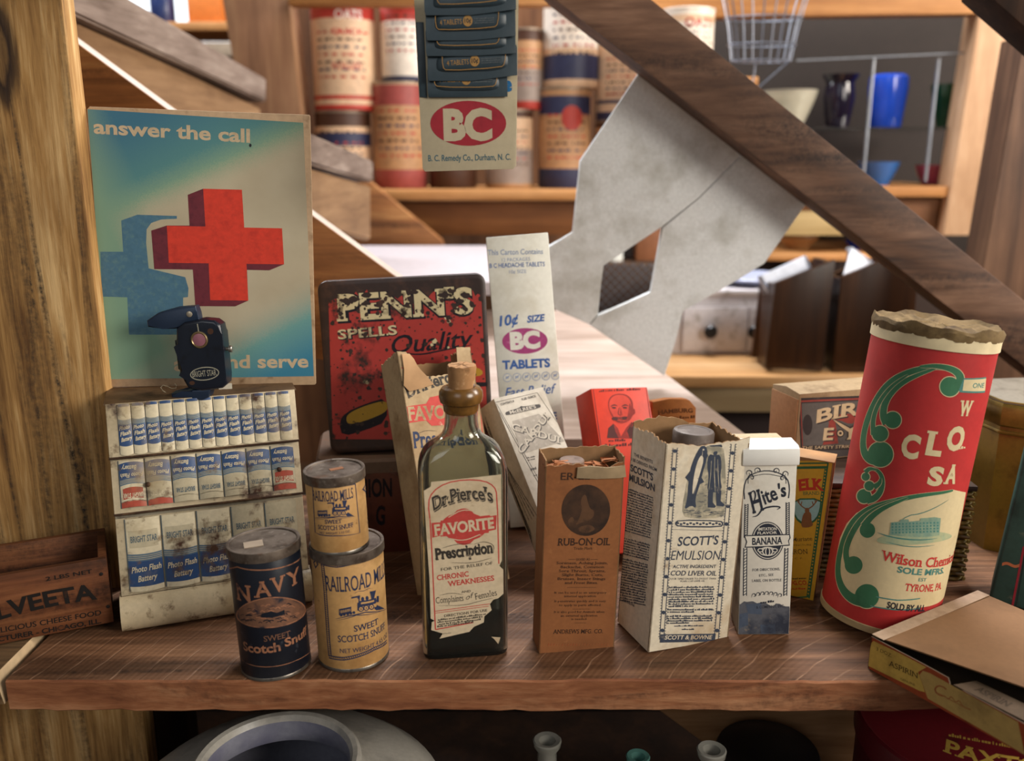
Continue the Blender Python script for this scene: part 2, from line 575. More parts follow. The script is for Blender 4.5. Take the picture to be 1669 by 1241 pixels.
for i in range(nx):
    for k in range(7):
        l = (k+1) % 7
        F.append((i*7+k, i*7+l, (i+1)*7+l, (i+1)*7+k))
F += [tuple(range(6, -1, -1)), tuple(nx*7+k for k in range(7))]
vs, fs = mb.add(V, F, M_shelf)
k = mb.slot(M_shelfedge)
for f in fs[:-2]:
    if f.calc_center_median().y < .66 and abs(f.normal.z) < .8: f.material_index = k
shelf = tag(mb.obj('shelf', None, True), 'rough sawn reddish brown board shelf carrying all the old packages', 'shelf')
for f in shelf.data.polygons:
    if f.center.y < .66 and abs(f.normal.z) < .75: f.material_index = 1

M_oldboard = wood('old_grey_board', '4a3826', '755a3c', '9a7a54', 0, 40, .7, streak='2e2318', seed=4)
M_endgrain = plain('pale_cut_edge', 'cbb08a', .8, 0, .2)
mb = MB(); mb.box((-120, 77, -9), (240, 154, 27), M_oldboard, 1.2)
o = mb.obj('side_board')
o.location = (-.4125, .6402, 0)
ob = o
for v in o.data.vertices:
    if v.co.x > -.01: v.co.x -= .0015 if v.co.z < 0 else .006
o.data.materials.append(M_endgrain)
for p in o.data.polygons:
    if p.normal.x > .5 and p.center.x > -.02: p.material_index = 1
tag(o, 'weathered board end with pale cut edge at the left end of the shelf', 'board')

M_post = wood('weathered_post', '6b4826', 'b1864f', 'e0ba82', 2, 60, .72, streak='2e2823', stretch=16, bumpy=.5, seed=1,
              knots=(((-.064, 0, .92), .024, '33241a'), ((-.02, 0, .2), .012, '4a3018')))
mb = MB(); mb.box((-160, 12, 350), (320, 24, 1700), M_post, 2.5)
post = mb.obj('upright_post'); post.location = (-.377, .80, -.42)
tag(post, 'weathered honey brown upright plank with dark streaks and a knot at the left edge', 'post')
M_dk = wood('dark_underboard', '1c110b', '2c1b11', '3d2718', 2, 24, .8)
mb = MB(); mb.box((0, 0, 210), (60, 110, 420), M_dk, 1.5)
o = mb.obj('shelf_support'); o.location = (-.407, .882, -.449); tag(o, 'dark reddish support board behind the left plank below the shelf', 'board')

# ---- below the shelf
M_black = plain('undershelf_shade_black', '0c0908', .9)  # near-black stands in for the shade below the shelf
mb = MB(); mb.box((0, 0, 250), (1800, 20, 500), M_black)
o = structure(mb.obj('undershelf_dark_backing')); o.location = (.2, 1.12, -.53)  # backing added to keep this space dark and block light from behind
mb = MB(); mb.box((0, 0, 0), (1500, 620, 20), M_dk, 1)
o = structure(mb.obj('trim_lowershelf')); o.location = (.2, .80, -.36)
M_stone = worn('grey_white_glaze', 'b9b3a8', [('8d8880', 20, .5, .7)], .35, bumpy=.08, spec=.5)
M_stonein = worn('bluish_inner_glaze', '8f8f9c', [('77768a', 18, .45, .65)], .3, bumpy=.05, spec=.5)
t = thing('stoneware_crock', 'large grey white stoneware crock with wide open mouth under the shelf', 'crock', (-.2, .655, -.35))
mb = MB()
mb.lathe([(0, 0), (120, 0), (132, 30), (146, 120), (149, 190), (143, 216), (126, 231), (100, 240), (80, 245), (70, 251)], M_stone, 72)
mb.obj('body', t)
mb = MB()
mb.lathe([(70, 250), (71.5, 256), (71, 262), (68, 265), (64, 264), (61.5, 259)], M_stone, 72)
rim = mb.obj('rim', t)
mb = MB()
mb.lathe([(61.5, 259), (60, 250), (66, 236), (110, 222), (132, 190), (128, 100), (110, 20), (0, 12)], M_stonein, 72)
mb.obj('inner_glaze', t)
M_clear = glass('old_clear_glass', 'dfe6e2', .05)
M_cloudy = plain('cloudy_old_glass', 'a9a69c', .2, 0, .1); M_aqua = plain('cloudy_aqua_glass', '6fa59a', .2, 0, .1)
for m_ in (M_cloudy, M_aqua): m_.node_tree.nodes['Principled BSDF'].inputs['Transmission Weight'].default_value = .45
for (px, py, y, r, gm, lab) in ((892, 1206, .74, 13, M_cloudy, 'clear bottle neck with flared lip under the shelf right of the crock'),
                               (1040, 1232, .74, 11, M_aqua, 'greenish bottle lip between the two clear necks under the shelf'),
                               (1160, 1221, .66, 12, M_cloudy, 'clear bottle lip under the shelf by the slanting board')):
    q = ony(px, py, y); H = (q.z+.35)*1000
    b = thing('glass_bottle', lab, 'bottle', (q.x, y, -.35), group='bottles under the shelf')
    mb = MB()
    mb.lathe([(0, 0), (28, 0), (30, 4), (30, H-95), (24, H-75), (r*.75, H-55), (r*.7, H-12), (r, H-6), (r*1.05, H-1), (r*.95, H), (r*.62, H-1), (r*.5, H-12), (r*.5, H-54), (21, H-78), (27, H-97), (27, 6), (0, 5)], gm, 32)
    mb.obj('bottle_glass', b)
M_bd = wood('brown_leaning_board', '6d4a30', '9a6e48', 'b98c62', 0, 22, .7, seed=8)
o = solid('leaning_board', [(1062, 1150), (1420, 1150), (1420, 1262), (1215, 1262)], .86, .885, M_bd)
tag(o, 'brown board with slanting left end under the right part of the shelf', 'board')
t = thing('dark_pot', 'dark round pot top in shadow under the shelf, in front of the brown board', 'pot', (ony(1250, 1241, .79).x, .79, -.35))
h = (ony(1250, 1222, .79).z+.35)*1000
M_iron = plain('dark_iron', '1a1411', .5)
mb = MB(); mb.lathe([(0, 0), (46, 0), (54, 30), (56, h-20), (52, h-4), (50, h)], M_iron, 40); mb.obj('body', t)
mb = MB(); mb.lathe([(50.2, h), (44, h-1), (20, h+3), (0, h+3)], M_iron, 40); mb.obj('lid', t)
# red lettered tin
M_pax = worn('dark_red_tin_paint', '5e1119', [('3a1412', 30, .58, .7)], .4, spec=.5)
M_gold = worn('dull_gold_print', 'b8953f', [('6c2018', 60, .6, .75)], .5)
t = thing('lettered_tin', 'dark red round tin with gold lettering under the shelf at the right corner', 'tin', (.415, .70, -.35))
mb = MB()
mb.lathe([(0, 0), (96, 0), (97, 3), (97, 240), (98.5, 242), (98.5, 246)], M_pax, 72)
P = Print(Cyl(t, 97.2), crop(1390, 960, 4.416))
P.text('PAXTON', (648, 1165), (1205, 1262), 96, M_gold, .03, .1, vis=4, level=True)
P.greek((690, 1062), (1160, 1150), 26, M_gold)
mb.print(P); mb.obj('body', t)
mb = MB(); mb.lathe([(98.6, 246), (100, 247), (100, 268), (98, 270), (94, 268), (0, 266)], M_pax, 72)
mb.obj('lid', t)

# ================================================================ STAIR AND FRAMING BEHIND
M_tread = wood('grey_tread_wood', '5b4c42', '85756a', 'a8998c', 1, 20, .6, stretch=9, seed=3)
M_riser = wood('tan_riser_board', '6d5138', '8a6b4c', 'a2825f', 1, 16, .75, stretch=10, seed=5)
M_string = wood('brown_stringer', '6a4223', '915f36', 'b0804e', 0, 30, .6, streak='2e1c10', seed=6)
M_litedge = plain('lit_edge_colour', 'c2b3a4', .6, 0, .08)  # pale colour paints the light falling on the stringer's top edge
def slab4(name, a, b, y0, y1, back, m, label, cat, group=None):
    """a board running away from the camera: near top/bottom a=(px, pytop, pybot) at y0, far b at y1, reaching back to the left"""
    q = [ony(a[0], a[1], y0), ony(a[0], a[2], y0), ony(b[0], b[2], y1), ony(b[0], b[1], y1)]
    c = q[1].copy()
    w = Vector((-back, 0, .0))
    V = [(p-c)*1000 for p in q]+[(p+w-c)*1000 for p in q]
    mb = MB()
    vs, fs = mb.add(V, [(0, 1, 2, 3), (7, 6, 5, 4), (0, 4, 5, 1), (1, 5, 6, 2), (2, 6, 7, 3), (3, 7, 4, 0)], m)
    bmesh.ops.bevel(mb.bm, geom=list({e for f in fs for e in f.edges}), offset=.004, segments=2, affect='EDGES')
    o = mb.obj(name, None, True); o.location = c
    return tag(o, label, cat, group)
slab4('stair_tread', (96, -70, 12), (434, 128, 167), 1.2, 2.1, .26, M_tread, 'grey worn stair tread above the poster, upper of the two', 'stair tread', 'stair treads')
slab4('stair_tread', (470, 200, 258), (608, 262, 297), 1.2, 1.9, .26, M_tread, 'grey worn stair tread just right of the poster top, lower of the two', 'stair tread', 'stair treads')
slab4('stair_riser', (100, 22, 150), (425, 176, 235), 1.24, 2.08, .018, M_riser, 'tan riser board below the upper grey stair tread', 'stair riser')
slab4('stair_riser', (476, 266, 360), (604, 303, 392), 1.24, 1.88, .018, M_riser, 'shadowed tan riser board below the lower grey stair tread', 'stair riser')
o = solid('stair_stringer', [(60, 22), (700, 491), (700, 620), (380, 560), (60, 330)], 1.16, 1.195, M_string, bev=1.5)
tag(o, 'brown sloping stair stringer behind the poster with a bright top edge', 'stair stringer')
o.data.materials.append(M_litedge)
for p in o.data.polygons:
    if p.normal.z > .6 and abs(p.normal.y) < .3: p.material_index = 1
o = solid('stair_stringer', [(560, 262), (720, 392), (760, 520), (600, 520), (560, 330)], 2.15, 2.19, M_string)
tag(o, 'far brown sloping stringer end left of the shelf face board', 'stair stringer')
M_beam = wood('dark_diagonal_beam', '38241a', '644633', '876650', 0, 22, .6, streak='2c1c15', stretch=8, seed=7)
o = solid('diagonal_beam', [(902, -4), (840, -62), (985, -62), (1062, 0), (1760, 563), (1760, 668), (1669, 597)], 1.18, 1.25, M_beam, bev=3)
tag(o, 'dark brown beam slanting down from top centre to the right edge', 'beam')
o = solid('diagonal_beam', [(1608, -10), (1720, 88), (1720, -60), (1600, -60)], 1.1, 1.16, M_dk)
tag(o, 'dark beam corner cutting the top right corner of the view', 'beam')
M_rpost = wood('brown_right_post', '3e291c', '624532', '7d5c44', 2, 18, .65, seed=9)
o = solid('upright_post', [(1668, 60), (1790, 60), (1750, 660), (1586, 660), (1596, 480)], 1.55, 1.62, M_rpost)
tag(o, 'brown post in shade at the right edge behind the slanting beam', 'post')
# the white cut-out board: two cracked halves
M_white = worn('chalky_white_paint', 'e4e6e6', [('bdbcb6', 12, .5, .7), ('a79f94', 60, .68, .76)], .7, seed=3)
wp = thing('cutout_board', 'white painted cut-out board with a dark gap, hanging behind the slanting beam', 'board', ony(1085, 612, 1.252))
def wpart(pts): return solid('panel', pts, 1.252, 1.264, M_white, wp, bev=1.5)
wpart([(1050, 80), (1048, 112), (945, 262), (935, 380), (893, 402), (880, 470), (905, 505), (960, 529), (975, 512), (982, 432), (1078, 370), (1139, 322), (1240, 220), (1240, 180)])
wpart([(1079, 371.5), (1062, 478), (976, 513.5), (961, 530), (1083, 613), (1100, 560), (1112, 506), (1205, 455), (1246, 430), (1316, 330), (1330, 240), (1241, 222), (1140, 323.5)])
# sloping grey plank
M_plank = wood('pale_sloping_plank', '9a8577', 'b8a497', 'cdbdb2', 0, 24, .35, stretch=16, bumpy=.2, seed=11)
a, b = onz(948, 505, .165), onz(1225, 722, .0)
a = ony(948, 506, 1.60); b = ony(1225, 716, 1.10)
d = (b-a).normalized(); w = Vector((-1, 0, 0)); n = d.cross(w).normalized()
mb = MB(); L = (b-a).length*1000
V = []
for (x, y, z) in ((0, 0, 0), (L, 0, 0), (L, 300, 0), (0, 300, 0)):
    q = d*x+w*y
    V.append(q); 
nn = n if n.z < 0 else -n
V += [v+nn*22 for v in V]
vs, fs = mb.add(V, [(0, 1, 2, 3), (7, 6, 5, 4), (0, 4, 5, 1), (1, 5, 6, 2), (2, 6, 7, 3), (3, 7, 4, 0)], M_plank)
o = mb.obj('sloping_plank', None, True); o.location = a
tag(o, 'pale smooth plank sloping down behind the red portrait box', 'plank')
# bright table top with a cloth behind the tall carton
M_sheet = plain('white_table_paper', 'b9b1b4', .5, 0, .08)
c = ony(700, 430, 1.8)
mb = MB(); mb.box((-60, 0, -12), (520, 640, 24), M_sheet, 4); o = mb.obj('white_tabletop')
o.location = (c.x+.02, 1.80, ony(700, 400, 2.12).z); tag(o, 'bright white table top behind the red tobacco tin', 'table top')

# ================================================================ BACK SHELF WITH TINS
YS = 2.25
M_shw = wood('warm_back_shelf', '7d4f2a', 'a8733f', 'c99560', 0, 12, .6, seed=12)
zs = ony(750, 309, YS).z
mb = MB(); x0, x1 = ony(514, 309, YS).x, ony(1045, 309, YS).x
mb.box(((x1-x0)*500, 190, -13), ((x1-x0)*1000, 400, 26), M_shw, 3)
o = mb.obj('back_shelf'); o.location = (x0, YS-.01, zs); tag(o, 'warm brown shelf board under the blurred tins', 'shelf')
o = solid('face_board', [(596, 330), (1050, 330), (1050, 383), (596, 383)], YS+.02, YS+.06, wood('brown_face_board', '5a3418', '7d4d26', '9c6a3a', 0, 10, .6, seed=13))
tag(o, 'brown face board below the back shelf of tins', 'board')
M_post2 = wood('far_brown_post', '6a4a35', '8a6449', 'a8825f', 2, 12, .6, seed=14)
o = solid('upright_post', [(352, -60), (462, -60), (508, 330), (420, 330)], 2.3, 2.40, M_post2)
tag(o, 'far brown post between the upper stair tread and the tins', 'post')
mb = None
o = solid('face_board', [(470, -30), (1050, -30), (1050, 8), (470, 8)], YS, YS+.05, M_shw); tag(o, 'brown rail along the top of the tin shelf', 'board')
mb = MB(); mb.box((0, 0, 0), (860, 20, 900), M_wallw); o = mb.obj('cabinet_back')
o.location = (-.19, 2.78, .55); tag(o, 'dim brown backing behind the tins', 'board')
def tin(pl, pr, pt, z0, bands, label, yc=None, name='round_tin', words=(), lidm=None, group='tins on the back shelf'):
    yc = yc or YS+.14
    k = ray((pl+pr)/2, pt).y
    cx = ony((pl+pr)/2, pt, yc).x
    r = (ony(pr, 300, yc).x-ony(pl, 300, yc).x)/2*1000
    H = (ony((pl+pr)/2, pt, yc-r/1000).z-z0)*1000
    t = thing(name, label, 'tin', (cx, yc, z0), group=group)
    prof = [(0, 0), (r*.97, 0), (r, 3)]; ms = [bands[0][1]]*2; z = 3
    for f, m in bands:
        prof.append((r, H*f)); ms.append(m)
    mb = MB(); mb.lathe(prof, ms, 40)
    for (s, p0, p1, h, m) in words:
        P = Print(Cyl(t, r+.1), PX)
        if s == 'dot': P.ell(p0, h, h*1.2, m); mb.print(P); continue
        P.text(s, p0, p1, h, m, .02, level=True); mb.print(P)
    P = Print(Cyl(t, r+.05), PX)                    # blurred lines of print round the label
    for q in range(7):
        v = H*(.30+.07*q); u = -r*.75
        while u < r*.85:
            w_ = rnd.uniform(.06, .22)*r
            P.raw([(u, v), (u+w_, v), (u+w_, v+H*.022), (u, v+H*.022)], [(0, 1, 2, 3)], (rd, bl, br)[(q+int(H)) % 3])
            u += w_+rnd.uniform(.05, .2)*r
    if H > 90: mb.print(P)
    mb.obj('body', t)
    mb = MB(); lm = lidm or plain('dull_lid_metal', '9a8a78', .45, .6)
    mb.lathe([(r+.2, H-5), (r+1.2, H-4), (r+1.2, H), (r-2, H+1), (r-4, H-1), (0, H-1)], lm, 40); mb.obj('lid', t)
    return z0+(H+1.5)/1000
cr = plain('faded_cream_print', 'd8b592', .5); rd = plain('faded_red_print', 'b5392c', .5); bl = plain('faded_navy_print', '2b3050', .5)
wh = plain('pale_label', 'eadfd0', .5); tn = plain('tan_label', 'b98d63', .5); gr = plain('grey_label', '9d8d82', .5); br = plain('brown_tin', '4a2c1c', .5); pk = plain('dull_rose_print', 'a04a44', .5)
z1 = tin(514, 602, 180, zs, [(.1, tn), (.55, cr), (.72, bl), (.8, cr), (1, br)], 'low tan and navy tin on the back shelf under the tall oats tin', words=[])
tin(508, 606, 3, z1, [(.05, rd), (.1, cr), (.14, rd), (.86, cr), (1, rd)], 'tall cream tin with red top and bottom bands, stacked far left on the back shelf',
    words=[('OATS', (545, 30), (590, 30), 16, wh), ('QUICK', (540, 55), (592, 55), 10, rd), ('ROLLED', (542, 112), (590, 112), 10, rd)])
z1 = tin(607, 692, 132, zs, [(.18, pk), (.78, tn), (.97, pk), (1, cr)], 'red banded tan tin on the back shelf beneath the white and red one')
tin(620, 695, -30, z1, [(.05, bl), (.16, wh), (.62, wh), (.8, rd), (1, bl)], 'white tin with red and blue upper part, second stack from the left')
tin(700, 776, 268, zs, [(1, br)], 'low dark tin mostly hidden behind the hanging tablet card')
z1 = tin(792, 868, 178, zs, [(.06, tn), (.5, gr), (.9, cr), (1, br)], 'pale greyish tin behind the lower right corner of the hanging card')
tin(832, 884, 45, z1, [(.1, rd), (.5, gr), (.85, tn), (1, br)], 'narrow orange brown tin right of the hanging card, upper row', name='slim_tin')
z1 = tin(880, 962, 142, zs, [(.2, bl), (.3, tn), (.74, tn), (.92, bl), (1, tn)], 'tan tin with navy bands and a red dot, below the bright cream tin', words=[('dot', (932, 192), None, 17, rd)])
P = None
tin(889, 976, -40, z1, [(.07, cr), (.3, bl), (.36, cr), (1, wh)], 'bright cream tin with navy base band, upper row near the slanting beam')
z1 = tin(972, 1052, 196, zs, [(.2, bl), (.9, tn), (1, br)], 'brown tin mostly behind the white cut-out board')
tin(976, 1050, 58, z1, [(.1, bl), (.2, cr), (.24, bl), (.95, cr), (1, tn)], 'cream tin with thin navy band under the slanting beam')
t = tin(1079, 1163, 10, ony(1120, 130, 2.15).z, [(.8, wh), (.9, cr), (1, wh)], 'cream round carton with red lettering above the slanting beam', 2.22, 'round_carton',
        [('OATS', (1116, 42), (1160, 38), 14, rd)], wh, 'cartons by the glassware cabinet')
mb = MB(); mb.box((0, 0, -10), (260, 240, 20), M_shw, 2); o = mb.obj('bracket_shelf'); o.location = (ony(1120, 130, 2.22).x, 2.19, ony(1120, 130, 2.15).z-.0); tag(o, 'short shelf board behind the slanting beam', 'shelf')

# ---- things seen above the upper tread, far away
M_win = bpy.data.materials.new('daylit_window'); M_win.use_nodes = True
nt = M_win.node_tree; nt.nodes.remove(nt.nodes['Principled BSDF'])
e = nd(nt, 'ShaderNodeEmission', {'Color': (.9, .95, 1, 1), 'Strength': 2.2}); nt.links.new(e.outputs[0], nt.nodes['Material Output'].inputs[0])
a, b = ony(150, -120, 3.55), ony(470, 80, 3.55)
mb = MB(); mb.box(((b.x-a.x)*500, 0, (a.z-b.z)*500), ((b.x-a.x)*1000, 10, (a.z-b.z)*1000), M_win)
o = structure(mb.obj('window_1')); o.location = (a.x, 3.57, b.z)
fm = plain('window_frame_paint', 'b9a48c', .6)
W, H = (b.x-a.x)*1000, (a.z-b.z)*1000
mb = MB()
for (x, z, w, h) in ((W/2, 0, W+60, 50), (W/2, H, W+60, 50), (0, H/2, 50, H), (W, H/2, 50, H), (W/2, H/2, 24, H), (W/2, H*.55, W, 24)): mb.box((x, -14, z), (w, 26, h), fm, 2)
mb.obj('window_frame', o)
M_or = plain('orange_carton', 'c9722f', .5)
q = ony(300, 36, 2.8)
mb = MB(); mb.box((0, 120, -12), (560, 260, 24), M_shw, 2); o = mb.obj('back_shelf'); o.location = (q.x-.05, 2.8, q.z); tag(o, 'small tan shelf far behind the upper stair tread', 'shelf')
mb = MB(); mb.box((0, 50, 60), (100, 90, 120), M_or, 3)
pr_ = mb.obj('orange_carton'); pr_.location = (ony(332, 24, 2.83).x, 2.83, q.z); tag(pr_, 'orange carton on the small far shelf behind the upper stair tread', 'carton')
mb = MB(); mb.lathe([(0, 0), (34, 0), (36, 4), (36, 80), (30, 95), (14, 110), (14, 140), (0, 140)], plain('dark_blue_ware', '1d2b55', .3), 32)
pr_ = mb.obj('blue_jar'); pr_.location = (ony(266, 24, 2.88).x, 2.88, q.z); tag(pr_, 'dark blue jar on the small far shelf beside the orange carton', 'jar')

# ================================================================ GLASSWARE CABINET, RIGHT
YC = 2.35
M_cab = wood('light_cabinet_frame', '9c7757', 'bd9673', 'd8b593', 2, 12, .6, seed=15, stretch=8)
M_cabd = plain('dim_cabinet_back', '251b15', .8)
zb = ony(1500, 306, YC).z
cab = thing('display_cabinet', 'open wooden cabinet of glassware behind the slanting beam', 'cabinet', (ony(1330, 306, YC).x, YC, zb-.2))
def cpart(name, pts, y0, y1, m): return solid(name, pts, y0, y1, m, cab)
cpart('frame_rail', [(1030, -20), (1640, -20), (1640, 22), (1030, 30)], YC-.03, YC+.02, M_shw)
cpart('frame_stile', [(1606, -30), (1720, -30), (1620, 384), (1538, 384)], YC-.04, YC+.04, M_cab)
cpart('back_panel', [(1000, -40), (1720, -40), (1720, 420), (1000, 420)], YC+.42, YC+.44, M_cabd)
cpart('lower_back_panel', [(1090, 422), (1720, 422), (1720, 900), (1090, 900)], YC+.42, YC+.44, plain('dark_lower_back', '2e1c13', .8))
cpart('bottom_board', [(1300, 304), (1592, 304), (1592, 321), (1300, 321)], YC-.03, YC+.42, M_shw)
cpart('front_apron', [(1300, 322), (1552, 322), (1552, 384), (1300, 384)], YC, YC+.03, wood('brown_apron', '4a2c18', '6d4628', '8a5f3c', 0, 10, seed=16))  # apron of a darker brown wood
g_edge = plain('glass_edge_white', '858a92', .25)
zg = ony(1400, 208, YC+.05).z
xa, xb = ony(1240, 208, YC).x, ony(1580, 208, YC).x
mb = MB(); cx = cab.location
mb.box((((xa+xb)/2-cx.x)*1000, 180, (zg-cx.z)*1000-3), ((xb-xa)*1000, 320, 6), M_clear); mb.obj('glass_shelf', cab)
for px in (1424, 1528):
    mb = MB(); q0, q1 = ony(px+8, 95, YC), ony(px-20, 296, YC)
    mb.box(((q0.x+q1.x)/2*1000-cx.x*1000, 10, ((q0.z+q1.z)/2-cx.z)*1000), (4, 10, (q0.z-q1.z)*1000), g_edge); mb.obj('glass_divider_edge', cab)
mb = MB(); q0, q1 = ony(1300, 98, YC), ony(1590, 85, YC)
mb.tube([((q0.x-cx.x)*1000, 10, (q0.z-cx.z)*1000), ((q1.x-cx.x)*1000, 10, (q1.z-cx.z)*1000)], 2.2, g_edge); mb.obj('hanging_rod', cab)
def ware(name, px0, px1, pt, z0, prof, m, label, cat, group, yc=YC+.14):
    r = (ony(px1, pt, yc).x-ony(px0, pt, yc).x)*500
    H = (ony((px0+px1)/2, pt, yc).z-z0)*1000
    mb = MB(); mb.lathe([(a*r, b*H) for a, b in prof], m, 40)
    o = mb.obj(name); o.location = (ony((px0+px1)/2, pt, yc).x, yc, z0)
    return tag(o, label, cat, group)
bowl = [(0, 0), (.5, 0), (.52, .06), (.72, .4), (.9, .75), (1, 1), (.95, 1), (.85, .76), (.66, .42), (.45, .12), (0, .1)]
def gl(n, c, tr=.4):
    m = plain(n, c, .12, 0, .05); m.node_tree.nodes['Principled BSDF'].inputs['Transmission Weight'].default_value = tr
    return m
ware('glass_bowl', 1244, 1332, 148, zg, bowl, gl('cut_glass', 'd9d3c0', .5), 'clear cut glass bowl on the glass shelf, left of the dark vase', 'bowl', 'glassware in the cabinet')
ware('dark_vase', 1340, 1402, 122, zg, [(0, 0), (.55, 0), (.58, .05), (.7, .3), (.8, .6), (.7, .85), (.95, 1), (.9, 1), (.6, .86), (.7, .6), (.5, .1), (0, .06)], gl('dark_amethyst_glass', '171022', .2), 'dark purple vase with flared lip on the glass shelf', 'vase', 'glassware in the cabinet')
ware('blue_jar', 1419, 1481, 122, zg, [(0, 0), (.78, 0), (.82, .03), (.9, .35), (1, .75), (.98, .95), (.8, 1), (.74, .98), (.9, .75), (.75, .1), (0, .06)], gl('cobalt_glass', '2450c8', .25), 'bright cobalt blue jar on the glass shelf', 'jar', 'glassware in the cabinet')
ware('green_bowl', 1520, 1580, 138, zg, bowl, gl('dark_green_glass', '173f24', .3), 'dark green bowl at the right end of the glass shelf', 'bowl', 'glassware in the cabinet')
ware('blue_bowl', 1398, 1466, 264, zb, bowl, gl('blue_ware', '3566a8', .1), 'blue bowl on the bottom board of the cabinet', 'bowl', 'glassware in the cabinet', YC+.1)
ware('pink_bowl', 1493, 1553, 269, zb, bowl, gl('pink_ware', 'a84a68', .1), 'pink bowl on the bottom board of the cabinet', 'bowl', 'glassware in the cabinet', YC+.1)
zc = ony(1330, 412, YC).z
mb = MB(); q = ony(1190, 412, YC); q2 = ony(1500, 412, YC)
mb.box(((q2.x-q.x)*500, 200, -9), ((q2.x-q.x)*1000, 420, 18), M_shw, 2); o = mb.obj('back_shelf'); o.location = (q.x, YC-.02, zc); tag(o, 'dim shelf under the glassware cabinet with a tan bowl', 'shelf')
ware('wooden_bowl', 1268, 1334, 386, zc, bowl, plain('tan_bowl_wood', 'a97b4c', .5), 'tan wooden bowl on the dim shelf below the cabinet', 'bowl', 'bowls below the cabinet', YC+.1)
ware('blue_bowl', 1378, 1420, 392, zc, bowl, gl('cobalt_ware', '1c338f', .1), 'small cobalt bowl on the dim shelf below the cabinet', 'bowl', 'bowls below the cabinet', YC+.1)
o = solid('face_board', [(1180, 345), (1375, 345), (1375, 384), (1180, 384)], YC-.022, YC-.001, wood('yellowish_board', '8a7448', 'a68e60', 'bfa778', 0, 10, seed=17)); tag(o, 'yellowish board seen between cut-out board and slanting beam', 'board')
# wire rack
M_wire = plain('galvanised_wire', '8d93a0', .35, .8)
q = ony(1240, 100, 1.9)
t = thing('wire_basket', 'hanging grey wire basket at the top right in front of the cabinet', 'basket', (q.x, 1.9, q.z))
S = 1.9/1450*1000
mb = MB()
def ringp(w, d, z, n=28): return [(w*math.cos(2*PI*i/n), d*math.sin(2*PI*i/n), z) for i in range(n)]
for (w, z) in ((46*S, 0), (52*S, 24*S), (60*S, 62*S), (70*S, 110*S)): mb.tube(ringp(w, w*.55, z), 1.6, M_wire, 6, True)
mb.obj('ring_wires', t)
mb = MB()
for i in range(22):
    a = 2*PI*i/22
    mb.tube([(w*math.cos(a), w*.55*math.sin(a), z) for w, z in ((46*S, 0), (54*S, 50*S), (70*S, 110*S))], 1.5, M_wire, 6)
for i in range(-3, 4): mb.tube([(i*12*S, -22*S, 0), (i*12*S, 22*S, 0)], 1.3, M_wire, 6)
mb.obj('upright_wires', t)
mb = MB()
mb.tube([(-8*S, 0, 0), (-12*S, 0, -50*S)], 1.8, M_wire, 6); mb.tube([(45*S, 0, 2*S), (-8*S, 0, -45*S)], 1.8, M_wire, 6); mb.obj('wire_hook', t)

# ================================================================ COUNTER, CABINET AND DARK BOXES, RIGHT
M_ctr = wood('bright_counter_wood', '9b6f45', 'c1925f', 'dcb587', 0, 12, .45, seed=18)
zt = ony(1250, 612, 1.75).z
qa, qb = ony(1065, 612, 1.75), ony(1560, 612, 1.75)
ctr = thing('counter', 'light wooden counter behind the owl-marked matchbox', 'counter', ((qa.x+qb.x)/2, 2.05, -.85))
mb = MB(); mb.box((0, 0, (zt+.85)*1000-12), ((qb.x-qa.x)*1000, 620, 24), M_ctr, 3); mb.obj('counter_top', ctr)
mb = MB(); mb.box((0, -280, (zt+.85)*1000-24-28), ((qb.x-qa.x)*1000-20, 24, 56), wood('counter_apron', '7f6847', '9c8460', 'b59d78', 0, 10, seed=19), 2); mb.obj('apron', ctr)
mb = MB(); mb.box((0, -200, ((zt+.85)*1000-80)/2), ((qb.x-qa.x)*1000-60, 20, (zt+.85)*1000-80), plain('dark_counter_base', '2a1916', .7)); mb.obj('base_panel', ctr)
M_wcab = worn('white_drawer_paint', 'd2cdd0', [('9b948f', 30, .55, .7)], .5)
YD = 1.95
q0, q1 = ony(1098, 482, YD), ony(1330, 580, YD)
dc = thing('drawer_cabinet', 'small white painted drawer cabinet on the counter', 'drawer cabinet', ((q0.x+q1.x)/2, YD, zt))
W = (q1.x-q0.x)*1000; Hc = (q0.z-zt)*1000
mb = MB(); mb.box((0, 105, Hc/2), (W, 210, Hc), M_wcab, 3); mb.box((0, 105, Hc+6), (W+20, 226, 14), M_wcab, 3); mb.obj('carcass', dc)
M_dkn = plain('black_knob', '0d0e12', .35)
for (pa, pb, pk_) in ((1112, 1216, 1157), (1218, 1325, 1228)):
    xa, xb = ony(pa, 530, YD).x, ony(pb, 530, YD).x
    zA, zB = (ony(1150, 500, YD).z-zt)*1000, 10
    mb = MB(); mb.box((((xa+xb)/2-dc.location.x)*1000, -5, (zA+zB)/2), ((xb-xa)*1000, 12, zA-zB), M_wcab, 2); dr = mb.obj('drawer', dc)
    kx = (ony(pk_, 540, YD-.02).x-dc.location.x)*1000; kz = (ony(pk_, 540, YD-.02).z-zt)*1000
    mb = MB()
    prof = [(0, 26), (11, 25), (15, 20), (12, 12), (7, 7), (7, 0)]
    V = []; n = 24
    rings = [[(kx+r*math.cos(2*PI*i/n), -11-h, kz+r*math.sin(2*PI*i/n)) for i in range(n)] for r, h in prof[1:]]
    mb.loft(rings, M_dkn); mb.obj('knob', dr)
q = ony(1225, 470, YD+.1)
mb = MB(); mb.lathe([(0, 0), (40, 0), (70, 6), (95, 18), (93, 20), (68, 9), (0, 4)], plain('blue_white_china', 'b9c2e0', .2), 40)
o = mb.obj('china_plate'); o.location = (q.x, YD+.1, zt+Hc/1000+.0132); tag(o, 'blue and white china plate on top of the white drawer cabinet', 'plate')
M_dbox = wood('dark_stained_box', '20110a', '38200f', '533219', 2, 14, .35, seed=20)
